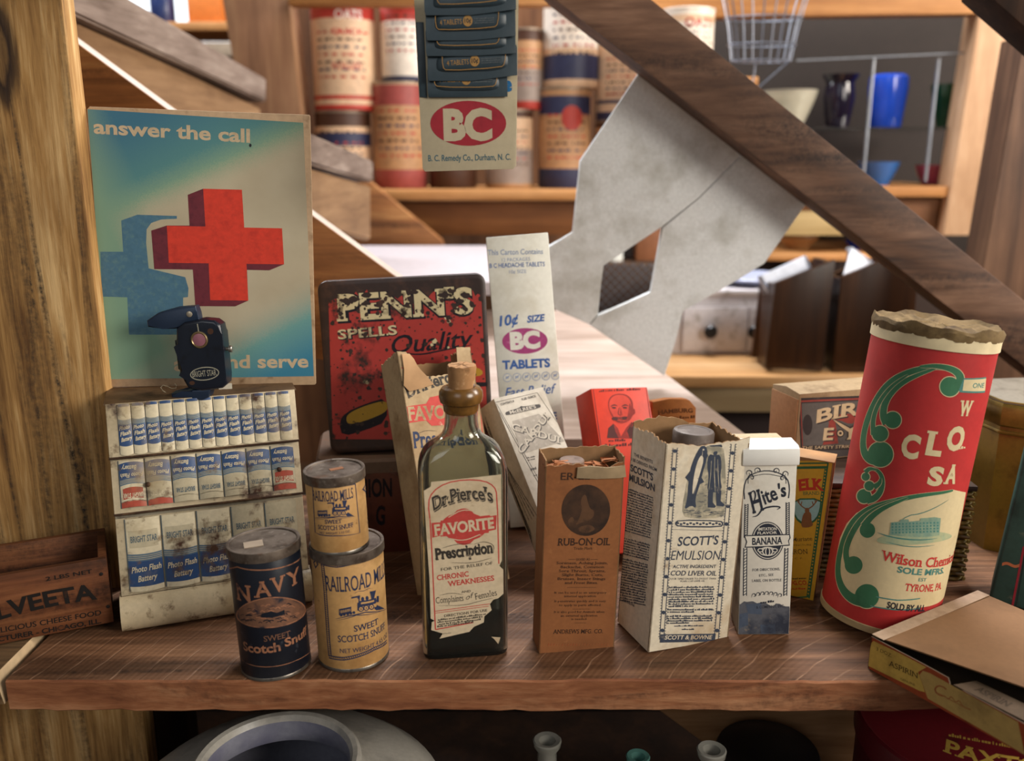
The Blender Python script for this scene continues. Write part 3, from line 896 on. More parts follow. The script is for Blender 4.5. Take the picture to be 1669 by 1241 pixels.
def slant(name, pts, y0, y1, label):
    t = thing(name, label, 'box', (ony(pts[-1][0], 600, y0).x, y0, zt), group='dark boxes on the counter')
    P_ = [ony(*p, y0) for p in pts]
    q = [((p.x-t.location.x)*1000, max(0, (p.z-zt)*1000)) for p in P_]
    mb = MB(); mb.prism(q, 0, 14, M_dbox, 1, 1); mb.obj('front_panel', t, True)
    mb = MB(); mb.prism([(a, b*.93) for a, b in q], (y1-y0)*1000-14, (y1-y0)*1000, M_dbox, 1, 1); mb.obj('back_panel', t, True)
    d = (y1-y0)*1000
    mb = MB(); mb.box((q[0][0]+6, d/2, min(q[0][1], q[-1][1]+q[0][1])/2), (12, d-30, q[0][1]*.95), M_dbox); mb.obj('side_panel', t)
    mb = MB(); mb.box((q[1][0]-6, d/2, q[1][1]/2), (12, d-30, q[1][1]*.95), M_dbox); mb.obj('side_panel', t)
    return t
slant('wooden_box', [(1264, 462), (1362, 424), (1338, 606), (1247, 600)], 1.77, 1.885, 'dark stained upright wooden box on the counter, left one beside the white drawers')
slant('wooden_box', [(1372, 452), (1500, 400), (1480, 640), (1356, 616)], 1.77, 1.885, 'dark stained upright wooden box on the counter behind the salt carton')
M_paper = plain('crumpled_white_paper', 'dfe4f0', .5)
mb = MB(); mb.box((0, 0, 0), (90, 6, 70), M_paper, 1); mb.jitter(6); o = mb.obj('white_paper'); q = ony(1405, 445, 1.83); o.location = q; o.rotation_euler = (-.5, .5, .2)
tag(o, 'crumpled white paper standing out of the dark box behind the salt carton', 'paper')
mb = MB(); mb.box((0, 0, 0), (100, 6, 60), M_paper, 1); mb.jitter(6); o = mb.obj('white_paper'); q = ony(1285, 458, 1.83); o.location = q; o.rotation_euler = (-.4, -.4, .1)
tag(o, 'crumpled white paper standing out of the dark box beside the white drawers', 'paper')
# wire-fronted crate in the gap of the white board
t = thing('wire_crate', 'brown crate with crossed wire front seen through the gap of the white board', 'crate', (ony(1030, 500, 2.22).x, 2.22, ony(1030, 520, 2.22).z))
H_ = (ony(1030, 430, 2.22).z-t.location.z)*1000
mb = MB(); mb.box((0, 90, H_/2), (170, 160, H_), plain('crate_brown', '5d4738', .6), 3); mb.obj('crate_body', t)
mb = MB()
for i in range(-8, 9):
    for s in (-1, 1):
        x = i*22; a, b = (x-H_/2*s, x+H_/2*s)
        def cl(x0): return max(-83, min(83, x0))
        za = H_*(cl(a)-a)/(b-a) if a != b else 0; zb_ = H_*(cl(b)-a)/(b-a)
        if 0 <= za < zb_ <= H_+.1: mb.tube([(cl(a), 4, za), (cl(b), 4, zb_)], 1.5, M_wire, 5)
mb.obj('wire_mesh', t)
q = ony(1000, 428, 2.28)
mb = MB(); mb.lathe([(0, 0), (24, 0), (25, 3), (25, 60), (14, 78), (14, 90), (0, 90)], plain('white_glaze', 'e8ece8', .3), 28); o = mb.obj('white_jar'); o.location = (q.x, 2.29, t.location.z+H_/1000); tag(o, 'small white jar on top of the wire fronted crate', 'jar')
mb = MB(); mb.box((0, 0, 60), (60, 70, 120), plain('brown_orange_carton', '8f5a38', .6), 3); o = mb.obj('orange_carton'); o.location = (ony(1056, 428, 2.28).x, 2.32, t.location.z+H_/1000); tag(o, 'orange brown carton on the wire fronted crate beside the white jar', 'carton')
# ================================================================ THINGS ON THE SHELF
K = ink('2a2a30'); NAVY = ink('2f3a58'); RED = ink('c23b36'); WHITE_I = ink('e9e2d2')
CARD_IN = plain('raw_cardboard', '8f6f4e', .85, 0, .2, .15)

def rrect(w, d, r, n=5):
    P = []
    for cx, cy, a0 in ((w/2-r, d/2-r, 0), (-w/2+r, d/2-r, PI/2), (-w/2+r, -d/2+r, PI), (w/2-r, -d/2+r, 1.5*PI)):
        for i in range(n+1):
            a = a0+PI/2*i/n
            P.append((cx+r*math.cos(a), cy+r*math.sin(a)))
    return P
def ragged(h0, h1, amp, n=26, bumps=()):
    """a torn edge: (fraction, height)"""
    out = []
    for i in range(n+1):
        f = i/n
        v = h0+(h1-h0)*f+rnd.uniform(-amp, amp)
        for (c, w, a) in bumps:
            v += a*max(0, 1-abs(f-c)/w)
        out.append((f, v))
    return out
def open_box(mb, w, d, front, back, left, right, m, m_in, t=1.0):
    """four carton walls with their own top edges and a bottom"""
    for side, prof in (('f', front), ('b', back), ('l', left), ('r', right)):
        L = w if side in 'fb' else d
        pts = [(-L/2, 0)]+[(L/2, 0)]+[(-L/2+L*f, v) for f, v in reversed(prof)]
        if side == 'f': a, b, ax, off = -d/2, -d/2+t, 1, 0
        if side == 'b': a, b, ax = d/2-t, d/2, 1
        if side == 'l': a, b, ax = -w/2, -w/2+t, 0
        if side == 'r': a, b, ax = w/2-t, w/2, 0
        n = len(pts)
        def put(p, q): return (p[0], q, p[1]) if ax == 1 else (q, p[0], p[1])
        V = [put(p, a) for p in pts]+[put(p, b) for p in pts]
        outer = a if side in 'fl' else b
        F = [tuple(range(n)), tuple(range(2*n-1, n-1, -1))]+[(i, i+n, (i+1) % n+n, (i+1) % n) for i in range(n)]
        vs, fs = mb.add(V, F, m)
        k = mb.slot(m_in)
        fs[1 if outer == a else 0].material_index = k
        for f in fs[2:]: f.material_index = k
    mb.box((0, 0, 1), (w-.4, d-.4, 2), m_in)

# ---------------------------------------------------------------- red cross poster
t, w, d, h = stand('poster', 'cardboard poster with a big red cross, lettered answer the call, standing on the battery display', 'poster',
                   (-0.3813, 0.8115, 0.2015, -1.5, 1.7, 9.1, 0.1925, 0.0025, 0.2535))
m, nt, b = new_mat('sprayed_poster_print')
tc = nd(nt, 'ShaderNodeTexCoord')
sx = nd(nt, 'ShaderNodeSeparateXYZ', {'Vector': tc.outputs['Object']})
X = math_(nt, 'ADD', math_(nt, 'DIVIDE', sx.outputs[0], w/1000), .5); Z = math_(nt, 'DIVIDE', sx.outputs[2], h/1000)
n1 = noise(nt, tc.outputs['Object'], 900, 2, .5)
n2 = math_(nt, 'MULTIPLY', math_(nt, 'SUBTRACT', n1, .5), .05)
cream = ramp(nt, noise(nt, tc.outputs['Object'], 18, 4), [(.3, srgb('b5a78c')), (.7, srgb('c4b89d'))])
# upper spray: from cream through green to blue
a_ = math_(nt, 'ADD', math_(nt, 'SUBTRACT', Z, math_(nt, 'ADD', .565, math_(nt, 'MULTIPLY', X, .36))), n2)
upc = ramp(nt, math_(nt, 'ADD', math_(nt, 'MULTIPLY', a_, 1.6), .35), [(.28, srgb('bfb497')), (.42, srgb('86a48a')), (.55, srgb('58898a')), (.85, srgb('42738a'))])
cur = mix(nt, mask(nt, a_, -.06, .06), cream, upc)
# left field of green
l_ = math_(nt, 'ADD', math_(nt, 'SUBTRACT', math_(nt, 'ADD', .22, math_(nt, 'MULTIPLY', math_(nt, 'SUBTRACT', .45, Z), .45)), X), n2)
cur = mix(nt, mask(nt, l_, -.12, .10), cur, srgb('7fa088'))
# lower right spray
l2 = math_(nt, 'ADD', math_(nt, 'SUBTRACT', math_(nt, 'ADD', math_(nt, 'MULTIPLY', X, .42), -.05), Z), n2)
loc = ramp(nt, math_(nt, 'ADD', math_(nt, 'MULTIPLY', l2, 2.2), .3), [(.2, srgb('b0ad96')), (.5, srgb('6f9f9a')), (.85, srgb('3c7f9a'))])
cur = mix(nt, mask(nt, l2, -.08, .10), cur, loc)
nt.links.new(cur, b.inputs['Base Color']); b.inputs['Roughness'].default_value = .6
b.inputs['Specular IOR Level'].default_value = .25
M_pcard = worn('poster_card', 'b99c7c', [('8a6d50', 60, .58, .75)], .8)
mb = MB()
cor = [(-w/2+3, 0), (w/2-1.2, 0), (w/2, 1.5), (w/2, h-1), (w/2-1, h), (-w/2+2.5, h), (-w/2, h-2.5), (-w/2, 3)]
mb.prism(cor, -d/2, d/2, M_pcard, 1, .4)
P = Print(Plane(t, -d/2), crop(0, 150, 2.434), clip=(-w/2+.6, w/2-.6, .8, h-.8))
P.poly([(345, 68), (1203, 122), (1245, 1128), (440, 1140), (424, 1120)], m)
BLUE_S = worn('shadow_cross_blue', '4c7288', [('5d8088', 200, .5, .7)], .65)
P.poly([(398, 634), (489, 634), (481, 510), (545, 487), (702, 492), (702, 503), (640, 506), (600, 520), (582, 545), (580, 600), (590, 700), (640, 712), (735, 735), (748, 780), (746, 814), (727, 816), (725, 963), (512, 963), (505, 815), (405, 812)], BLUE_S)
CRS = worn('red_cross_front', 'd8402e', [('c4382a', 120, .5, .7)], .6)
CRD = worn('red_cross_side', '6e2c36', [('5c2530', 120, .5, .7)], .6)
P.poly([(745, 408), (806, 384), (960, 388), (969, 538), (1119, 541), (1127, 684), (1068, 708), (980, 706), (985, 828), (933, 851), (775, 850), (765, 705), (612, 703), (600, 550), (662, 530), (752, 530)], CRD)
P.poly([(806, 384), (960, 388), (969, 538), (1119, 541), (1127, 684), (978, 682), (985, 828), (834, 826), (828, 680), (670, 678), (662, 531), (815, 534)], CRS)
TXT = worn('poster_cream_letter', 'c9b291', [('b39b7a', 120, .55, .75)], .7)
P.text('answer the call', (372, 163), (992, 200), 56, TXT, .028)
P.text('a', (690, 1105), (740, 1106), 56, TXT, .028)
P.text('nd serve', (903, 1095), (1224, 1092), 52, TXT, .028)
P.ell((993, 212), 5, 7, K)
mb.print(P)
mb.obj('poster_card', t)

# ---------------------------------------------------------------- battery display
t, w, d, h = stand('battery_display', 'rusty stepped tin counter display printed with three rows of blue and white batteries', 'display stand',
                   (-0.3473, 0.7167, 0.0016, -11.4, 0.5, 20.7, 0.1665, 0.075, 0.2018))
RUST = [('9c8660', 14, .50, .72), ('4a3020', 26, .56, .66), ('6d5438', 70, .57, .70)]
M_dtin = worn('cream_display_tin', 'c6b594', RUST, .45, bumpy=.2, spec=.45)
M_dside = worn('grey_display_side', '9d937f', [('3a281c', 24, .55, .68)], .5, bumpy=.2)
M_dtop = worn('bare_brown_top', '6b5138', [('3a2818', 30, .5, .7)], .6)
M_rusty = worn('rusty_edge', '3f2b1d', [('6a5138', 60, .5, .65)], .7)
k = math.tan(math.radians(11.4))
mb = MB()
mb.prism([(-d/2, 1), (-d/2, h), (d/2, h+d*k), (d/2, d*k+1)], -w/2+1.5, w/2-1.5, M_dside, 0, .6)
mb.obj('body', t, True)
mb = MB()
mb.prism([(-d/2-.5, h-.4), (-d/2-.5, h+.6), (d/2, h+d*k+1), (d/2, h+d*k)], -w/2, w/2, M_dtop, 0)
mb.obj('top_plate', t, True)
D_B = worn('battery_blue', '284672', RUST, .45, spec=.45, var=.08)
D_BL = worn('battery_greyblue', '5a7080', RUST, .45)
D_W = worn('battery_white', 'd2c6a8', RUST, .45)
D_W2 = worn('battery_offwhite', 'b9ae92', RUST, .45)
D_R = worn('battery_red', 'a84a38', RUST, .45)
D_L = worn('battery_line', '59686e', RUST, .45)
S = Plane(t, -d/2)
rows = [([(180, 205), (1512, 95), (1545, 440), (120, 585)], 13), None, None]
def uvl(v, p): return S.uv(v(p))
vD, vB = crop(160, 620, 4.636), crop(0, 620, 2.002)
def battery_panel(name, quad, view, n, inverted, bulge, marg):
    """one tilted panel whose printed cells are slightly raised"""
    mb = MB()
    q = [uvl(view, p) for p in quad]          # TL TR BR BL in uv mm
    v_top = (q[0][1]+q[1][1])/2; v_bot = (q[2][1]+q[3][1])/2
    u0, u1 = -w/2+1.5, w/2-1.5
    tilt = 5.0                                 # mm the bottom stands proud of the top
    def front(v): return -d/2-.8-tilt*(v_top-v)/(v_top-v_bot)
    mb.prism([(front(v_top), v_top), (front(v_bot), v_bot), (-d/2+2, v_bot), (-d/2+2, v_top)], u0, u1, M_dtin, 0, .4)
    ua, ub = u0+marg[0], u1-marg[1]; va, vb = v_bot+marg[2], v_top-marg[3]
    cw = (ub-ua)/n; H = vb-va
    seg = 8
    def cellpt(x, f, lift=0):
        # x across 0..1, f up 0..1
        ang = (x-.5)*2
        z = bulge*math.sqrt(max(0, 1-ang*ang*.96))
        v = va+H*f
        return (v, front(v)-.15-z-lift)
    def band(c, f0, f1, m, arc0=.0, arc1=.0, lift=0, x0=.03, x1=.97):
        V = []; F = []
        for i in range(seg+1):
            x = x0+(x1-x0)*i/seg
            bow = 1-(2*x-1)**2
            for f, a in ((f0, arc0), (f1, arc1)):
                v, y = cellpt(x, f+a*bow, lift)
                V.append((ua+cw*(c+x), y, v))
        for i in range(seg): F.append((2*i, 2*i+2, 2*i+3, 2*i+1))
        mb.add(V, F, m, True)
    def put(c, X, Y, lift):
        v, y = cellpt(min(.98, max(.02, X)), Y, lift); return (ua+cw*(c+X), y, v)
    def txt(c, s, x0, x1, f, hf, m, bold=.02, shear=0, rise=0, flip=False, serif=0):
        V, F, W_ = letters(s, bold, serif, 2)
        sc = (x1-x0)/W_
        out = []
        for x, y in V:
            X = x0+x*sc+shear*y*hf*H/cw; Y = f+y*hf+rise*(x*sc)
            if flip: X, Y = 1-X, 1-Y
            out.append(put(c, X, Y, .18))
        mb.add(out, F, m)
    s_ = -1 if inverted else 1
    for c in range(n):
        if not inverted and n > 6:
            band(c, 0, .18, D_W, -.03, -.03); band(c, .18, .60, D_B, -.03, -.03); band(c, .60, .71, D_BL, -.03, -.03)
            for q_ in (.63, .66, .69): band(c, q_, q_+.007, D_W2, -.03, -.03, .06)
            band(c, .71, .97, D_W, -.03, 0)
            band(c, .95, 1.0, D_B, .0, .01, .03, .1, .9)
            for i, s in enumerate(('Photo', 'Flash', 'Battery')): txt(c, s, .08+.04*i, .82+.05*i, .475-.115*i, .085, D_W, .03, .15, .05)
        elif inverted:
            band(c, 0, .12, D_R if c in (0, 1, 6) else D_W2, .02, .05); band(c, .10, .46, D_W2 if c else D_W, .05, .05)
            band(c, .16, .38, D_R if c in (0, 6) else D_W2, .05, .06, .05, .12, .88)
            txt(c, 'BRIGHT STAR', .13, .87, .69, .10, D_W if c in (0, 1, 6) else D_L, .03, 0, 0, True)
            band(c, .46, .58, D_BL, .05, .05); band(c, .58, .92, D_B, .05, .05)
            for q_ in (.49, .52, .55): band(c, q_, q_+.008, D_W2, .05, .05, .06)
            band(c, .92, 1.0, D_W, .05, .0)
            txt(c, 'Battery', .3, .85, .11, .10, D_W, .02, .15, .0, True); txt(c, 'Photo Flash', .08, .92, .27, .09, D_W, .02, .15, 0, True)
        else:
            wm = D_W if c < 3 else D_W2
            band(c, 0, .07, D_W, -.02, -.02); band(c, .07, .42, D_B, -.02, -.02); band(c, .42, .52, D_BL, -.02, -.02)
            for q_ in (.44, .465, .49): band(c, q_, q_+.007, D_W2, -.02, -.02, .06)
            band(c, .52, 1, wm, -.02, -.0)
            band(c, .60, .84, D_W2, -.01, -.01, .04, .1, .9)
            txt(c, 'BRIGHT STAR', .14, .88, .67, .09, D_L, .02)
            txt(c, 'Photo Flash', .1, .92, .25, .085, D_W, .02, .15, .03); txt(c, 'Battery', .26, .78, .12, .085, D_W, .02, .15, .03)
        band(c, .0, 1.0, D_L, 0, 0, -.02, .0, .04)
    # rolled lower edge of the panel
    mb.tube([(u0-.5, front(v_bot)+1, v_bot), (u1+.5, front(v_bot)+1, v_bot)], 1.3, M_rusty, 8)
    return mb.obj(name, t)
battery_panel('upper_panel', [(45, 172), (1490, 80), (1575, 440), (70, 595)], vD, 13, False, 1.6, (9, 5, 3, 1))
mid_panel = battery_panel('middle_panel', [(95, 600), (1560, 470), (1600, 850), (130, 1000)], vD, 7, True, 2.6, (6, 5, 5, 1))
battery_panel('lower_panel', [(385, 452), (1000, 380), (1010, 620), (405, 695)], vB, 5, False, 2.4, (7, 6, 4, 1))
mb = MB()
v1 = uvl(vB, (400, 700))[1]
prof = [(-d/2-1, v1+2)]+[(-d/2-4-10*math.sin(a), v1*.5+v1*.5*math.cos(a)) for a in [PI*i/10 for i in range(11)]]+[(-d/2+1, 0), (-d/2+1, v1+2)]
mb.prism(prof, -w/2, w/2, M_dtin, 0, 0, True)
P = Print(Plane(t, -d/2-14), crop(0, 620, 2.002)); P.text('EVEREADY'[0:0] or 'CHOOSE', (595, 702), (745, 688), 16, M_rusty, .01, 0)
mb.obj('rolled_lip', t, True)
mb = MB()
for (cx, cy) in ((378, 780), (1362, 668)):
    u, v = uvl(vD, (cx, cy))
    n = 14
    mb.loft([[(u+r*math.cos(2*PI*i/n), -d/2-8.2-hh, v+r*math.sin(2*PI*i/n)) for i in range(n)] for r, hh in ((2.1, -3), (2.1, .6), (1.4, 1.5), (.3, 1.8))], M_rusty)
    mb.obj('rivet', mid_panel); mb = MB()

# ---------------------------------------------------------------- pocket flashlight standing against the poster
fl = thing('pocket_flashlight', 'dark blue pocket flashlight with raised lever, clipped upright on top of the battery display', 'flashlight', ony(325, 645, .779))
M_nv = worn('navy_enamel', '141b28', [('0b0f16', 60, .55, .7)], .28, spec=.6, bumpy=.05)
M_nv2 = plain('worn_blue_plate', '233248', .4, .2)
M_blk = plain('black_trim', '10131a', .3)
vF = crop(0, 150, 2.434)
FS = Plane(fl, 0)
def ftrace(pts, y0, y1, m, bev, name, parent, smooth=0):
    P_ = [FS.uv(vF(p)) for p in pts]
    for _ in range(smooth):
        P_ = [q for i in range(len(P_)) for a, b in [(P_[i], P_[(i+1) % len(P_)])] for q in ((a[0]*.75+b[0]*.25, a[1]*.75+b[1]*.25), (a[0]*.25+b[0]*.75, a[1]*.25+b[1]*.75))]
    mb = MB(); mb.prism(P_, y0, y1, m, 1, bev, False, None, 3)
    return mb.obj(name, parent, True)
body_pts = [(697, 940), (730, 915), (800, 903), (850, 908), (873, 925), (880, 960), (897, 1130), (900, 1160), (880, 1178), (800, 1190), (745, 1178), (728, 1150), (722, 1120), (710, 1110), (702, 1010), (697, 1000)]
P_ = [FS.uv(vF(p)) for p in body_pts]
mb = MB(); mb.prism(P_, 0, 17, M_nv, 1, 3.0, False, None, 4)
P = Print(Plane(fl, 0), vF, lift=.1)
SILV = plain('pale_line_print', 'a9a591', .4)
P.ell((812, 1118), 58, 27, SILV, -.1); P.ell((812, 1118), 54, 23, M_nv, -.1)
P.text('BRIGHT STAR', (765, 1132), (860, 1124), 24, SILV, .01)
P.line([(783, 920), (788, 950)], 4, SILV)
P.ell((835, 950), 12, 12, plain('rust_spot', '4a2e1e', .8)); P.ell((762, 1155), 11, 8, plain('rust_spot', '4a2e1e', .8))
mb.print(P)
fb = mb.obj('body', fl, True)
mb = MB(); u, v = FS.uv(vF((792, 983))); n = 32
def fring(r, y): return [(u+r*math.cos(2*PI*i/n), y, v+r*math.sin(2*PI*i/n)) for i in range(n)]
mb.loft([fring(7.6, 1), fring(7.6, -1.2), fring(6.6, -1.8), fring(5.9, -1.2)], plain('brass_ring', '8f7b58', .35, .7))
mb.obj('lens_ring', fb, True)
mb = MB(); mb.loft([fring(6, -.3), fring(5.6, -1.4), fring(3, -2.0), fring(.4, -2.2)], plain('pink_lens', '9a6470', .25)); mb.obj('lens', fb, True)
lever = ftrace([(576, 910), (620, 880), (690, 860), (770, 852), (778, 880), (785, 905), (720, 930), (690, 944), (640, 944), (580, 936)], 3, 14, M_nv2, 1.5, 'lever', fl)
mb = MB(); u, v = FS.uv(vF((747, 884))); mb.loft([fring(2.6, 3.5), fring(2.6, 2.4), fring(1.6, 1.9), fring(.3, 1.8)], plain('rivet_silver', 'b9ad98', .35, .5)); mb.obj('lever_rivet', lever, True)
ftrace([(676, 1200), (720, 1196), (760, 1185), (835, 1182), (825, 1215), (800, 1226), (740, 1232), (680, 1222)], 1, 16, M_nv2, 1.5, 'clip', fl)
ftrace([(686, 990), (702, 996), (712, 1112), (700, 1105)], 4, 13, M_blk, 1, 'side_bar', fl)
mb = MB(); u, v = FS.uv(vF((897, 1027)))
n = 20
mb.loft([[(u+x, 8+r*math.cos(2*PI*i/n), v+r*math.sin(2*PI*i/n)) for i in range(n)] for x, r in ((-6, 1.6), (0, 1.6), (.2, 3.0), (2.6, 3.2), (3.4, 2.4))], plain('nickel_knob', 'a39c90', .3, .8)); mb.obj('switch_knob', fl, True)
# paper tag and thread beside the clip
q = ony(361, 640, .80)
mb = MB(); mb.box((0, 0, 0), (12, .6, 11), plain('white_tag_card', 'd9d2c0', .7)); o = mb.obj('paper_tag'); o.location = (q.x, .812, q.z); o.rotation_euler = (-.2, 0, .2)
tag(o, 'small blank white paper tag behind the flashlight clip on the display top', 'tag')
mb = MB(); pts = [uvl(vD, p) for p in ((540, 112), (510, 105), (480, 85), (468, 62), (485, 45), (520, 55), (555, 72), (585, 68), (590, 50), (575, 34))]
mb.tube([((S.M @ Vector((p[0]*.001, -.012, p[1]*.001)))*1000)[:] for p in pts], .45, plain('grey_thread', '8e8168', .7), 6)
o = mb.obj('string_piece'); tag(o, 'short curl of grey string lying left of the flashlight clip', 'string')

# ---------------------------------------------------------------- cheese box
t, w, d, h = stand('cheese_box', 'open brown wooden cheese box with stencilled lettering at the lower left', 'wooden box',
                   (-0.4366, 0.6858, 0.0062, 0, 0, 24.9, 0.0874, 0.0737, 0.0623))
M_chw = wood('stained_box_wood', '452817', '6c3f25', '8d5a38', 0, 36, .6, streak='2e1a10', stretch=12, seed=21)
M_chi = wood('dark_box_inside', '2e1c12', '48301f', '634530', 0, 36, .7, seed=22)
W0 = w+45; x0 = -w/2-45; cx = (x0+w/2)/2
for nm, c, s in (('front_board', (cx, -d/2+3, h/2), (W0, 6, h)), ('back_board', (cx, d/2-3, h/2), (W0, 6, h))):
    mb = MB(); mb.box(c, s, M_chw, .8); mb.jitter(.15)
    if nm == 'front_board':
        STN = worn('stencil_black', '17120f', [('553019', 90, .62, .76)], .7)
        P = Print(Plane(t, -d/2), crop(0, 840, 4.004), lift=.3)
        P.text('2 LBS NET', (300, 430), (603, 378), 28, STN, .01)
        def archv(f, X, Y, Wd, H): return X, Y+10*(1-(2*f-1)**2)-2
        P.text('VELVEETA', (-250, 765), (635, 545), 108, STN, .03, warp=lambda f, X, Y, Wd, H: (X, Y+4.2*(1-(2*f-1)**2)))
        P.text('DELICIOUS CHEESE FOOD', (-75, 780), (662, 650), 36, STN, .01)
        P.text('MANUFACTURER - CHICAGO, ILL.', (-270, 873), (662, 703), 34, STN, .02)
        mb.print(P)
    brd = mb.obj(nm, t)
    front_ = brd if nm == 'front_board' else front_
mb = MB(); mb.box((w/2-3.5, 0, h/2), (7, d-12, h-.5), M_chw, .8); mb.obj('end_board', t)
mb = MB(); mb.box((x0+3.5, 0, h/2), (7, d-12, h-.5), M_chw, .8); mb.obj('end_board', t)
mb = MB(); mb.box((cx, 0, 2), (W0-2, d-12, 4), M_chi); mb.obj('bottom_board', t)
for (ux, uy) in ((660, 385), (705, 597)):
    u, v = Plane(t, -d/2).uv(crop(0, 840, 4.004)((ux, uy))); n = 12
    mb = MB(); mb.loft([[(u+r*math.cos(2*PI*i/n), -d/2-y, v+r*math.sin(2*PI*i/n)) for i in range(n)] for r, y in ((1.7, -.2), (1.6, .3), (.3, .5))], plain('nail_iron', '2a2320', .5, .5)); mb.obj('nail', front_, True)

# ---------------------------------------------------------------- snuff cans
M_lid = worn('dull_tin_lid', '6d6156', [('43362d', 55, .46, .66), ('8c8074', 120, .58, .72), ('5d3f2c', 30, .6, .7)], .5, .45, .15)
M_rimm = worn('tin_rim_metal', '7d776e', [('4a3f36', 60, .55, .7)], .35, .8, .1)
def can(name, label, base, top, r, body_m, zb, prints, wrap=.97, rot=0, group=None):
    """a round can whose axis runs from base to top"""
    a, b = Vector(base), Vector(top)
    ax = (b-a); H = ax.length*1000
    ry = math.degrees(math.atan2(ax.x, ax.z)); rx = -math.degrees(math.atan2(ax.y, math.hypot(ax.x, ax.z)))
    t = thing(name, label, 'can', a, (rx, ry, 0), group)
    mb = MB()
    mb.lathe([(0, .3), (r-.8, 0), (r+.3, .4), (r+.3, 2.4), (r-.1, 3)], [M_rimm]*4, 72)
    mb.lathe([(r-.1, 3), (r, 3.2), (r, H-8.2), (r-.1, H-8)], body_m, 72)
    P = prints(Cyl(t, r)); 
    if P: mb.print(P)
    mb.obj('body', t)
    mb = MB()
    n = 120
    mb.lathe([(r-.1, H-8.5), (r+1.1, H-8.2), (r+1.1, H-1), (r+.8, H-.2), (r-.2, H), (r-1.6, H-.5), (r-2.2, H-1.6), (0, H-1.4)], M_lid, 96)
    for v in mb.bm.verts:                        # milled edge of the lid
        rr = math.hypot(v.co.x, v.co.y)*1000
        if rr > r+1 and v.co.z*1000 < H-.6:
            k_ = 1-.006*(round(math.atan2(v.co.x, v.co.y)/(2*PI/96)) % 2)
            v.co.x *= k_; v.co.y *= k_
    lid = mb.obj('lid', t)
    return t, lid, H
M_navy = worn('navy_paper', '131823', [('0e131c', 20, .5, .68), ('3c4048', 110, .64, .74)], .38, spec=.45, bumpy=.1)
COPPER = worn('copper_print', '9c6a4e', [('2a2830', 90, .52, .68)], .55)
DULL = worn('dim_copper_print', '75523f', [('232530', 70, .5, .66)], .55)
v4 = crop(350, 740, 3.266)
def p_navy(S_):
    P = Print(S_, v4)
    P.line([(78, 610), (120, 602), (470, 540)], 4, COPPER, False, False)
    P.line([(75, 600), (135, 1075), (150, 1100), (320, 1132), (460, 1085), (520, 1040), (488, 640), (475, 590)], 4, COPPER, False, False, 1)
    for c_, xa, xb, y_ in (('N', 120, 198, 772), ('A', 210, 304, 764), ('V', 300, 384, 744), ('Y', 386, 458, 716)): P.text(c_, (xa, y_), (xb, y_), 84, COPPER, .02, .09, level=True)
    P.ell((300, 845), 186, 82, COPPER, -.09); P.ell((300, 845), 180, 76, DULL, -.09)
    for i in range(60):
        a, rr = rnd.uniform(0, 2*PI), math.sqrt(rnd.random())
        x, y = 300+165*rr*math.cos(a), 855+55*rr*math.sin(a)-.09*(165*rr*math.cos(a))
        P.line([(x-rnd.uniform(6, 22), y), (x, y-rnd.uniform(2, 9)), (x+rnd.uniform(5, 20), y)], rnd.uniform(2, 6), M_navy if i % 2 else COPPER, same=False) if False else P.line([(x-rnd.uniform(6, 22), y), (x, y-rnd.uniform(2, 9)), (x+rnd.uniform(5, 20), y)], rnd.uniform(2, 6), M_navy if i % 2 else COPPER)
    P.poly([(245, 870), (250, 850), (300, 838), (330, 846), (370, 830), (372, 855), (300, 872)], M_navy)
    P.text('SWEET', (262, 1000), (405, 965), 30, DULL, .01, .08, level=True)
    P.text('Scotch', (180, 1052), (352, 1048), 46, COPPER, .03, pre=1, level=True)
    P.text('Snuff', (374, 1028), (470, 1000), 46, COPPER, .03, vis=3, level=True)
    return P
rv = .0275
tn_, lid, H = can('snuff_can', 'dark navy paper covered snuff can, nearest the front edge of the shelf', (-.197, .665, 0), (-.2016, .668, .1105), 28.3, M_navy, 0, p_navy, group='snuff cans')
mb = MB(); mb.box((-8, -3, H-1.2), (15, 13, .5), plain('torn_tag_paper', '9a8872', .8), 0, Matrix.Rotation(.35, 4, 'Z')); mb.obj('paper_scrap', lid)
M_tan = worn('tan_snuff_paper', 'c69a62', [('a67a48', 22, .5, .7), ('7a5230', 90, .66, .76)], .55, spec=.3)
BLU = worn('blue_black_print', '2a3350', [('5f5a58', 120, .62, .75)], .6)
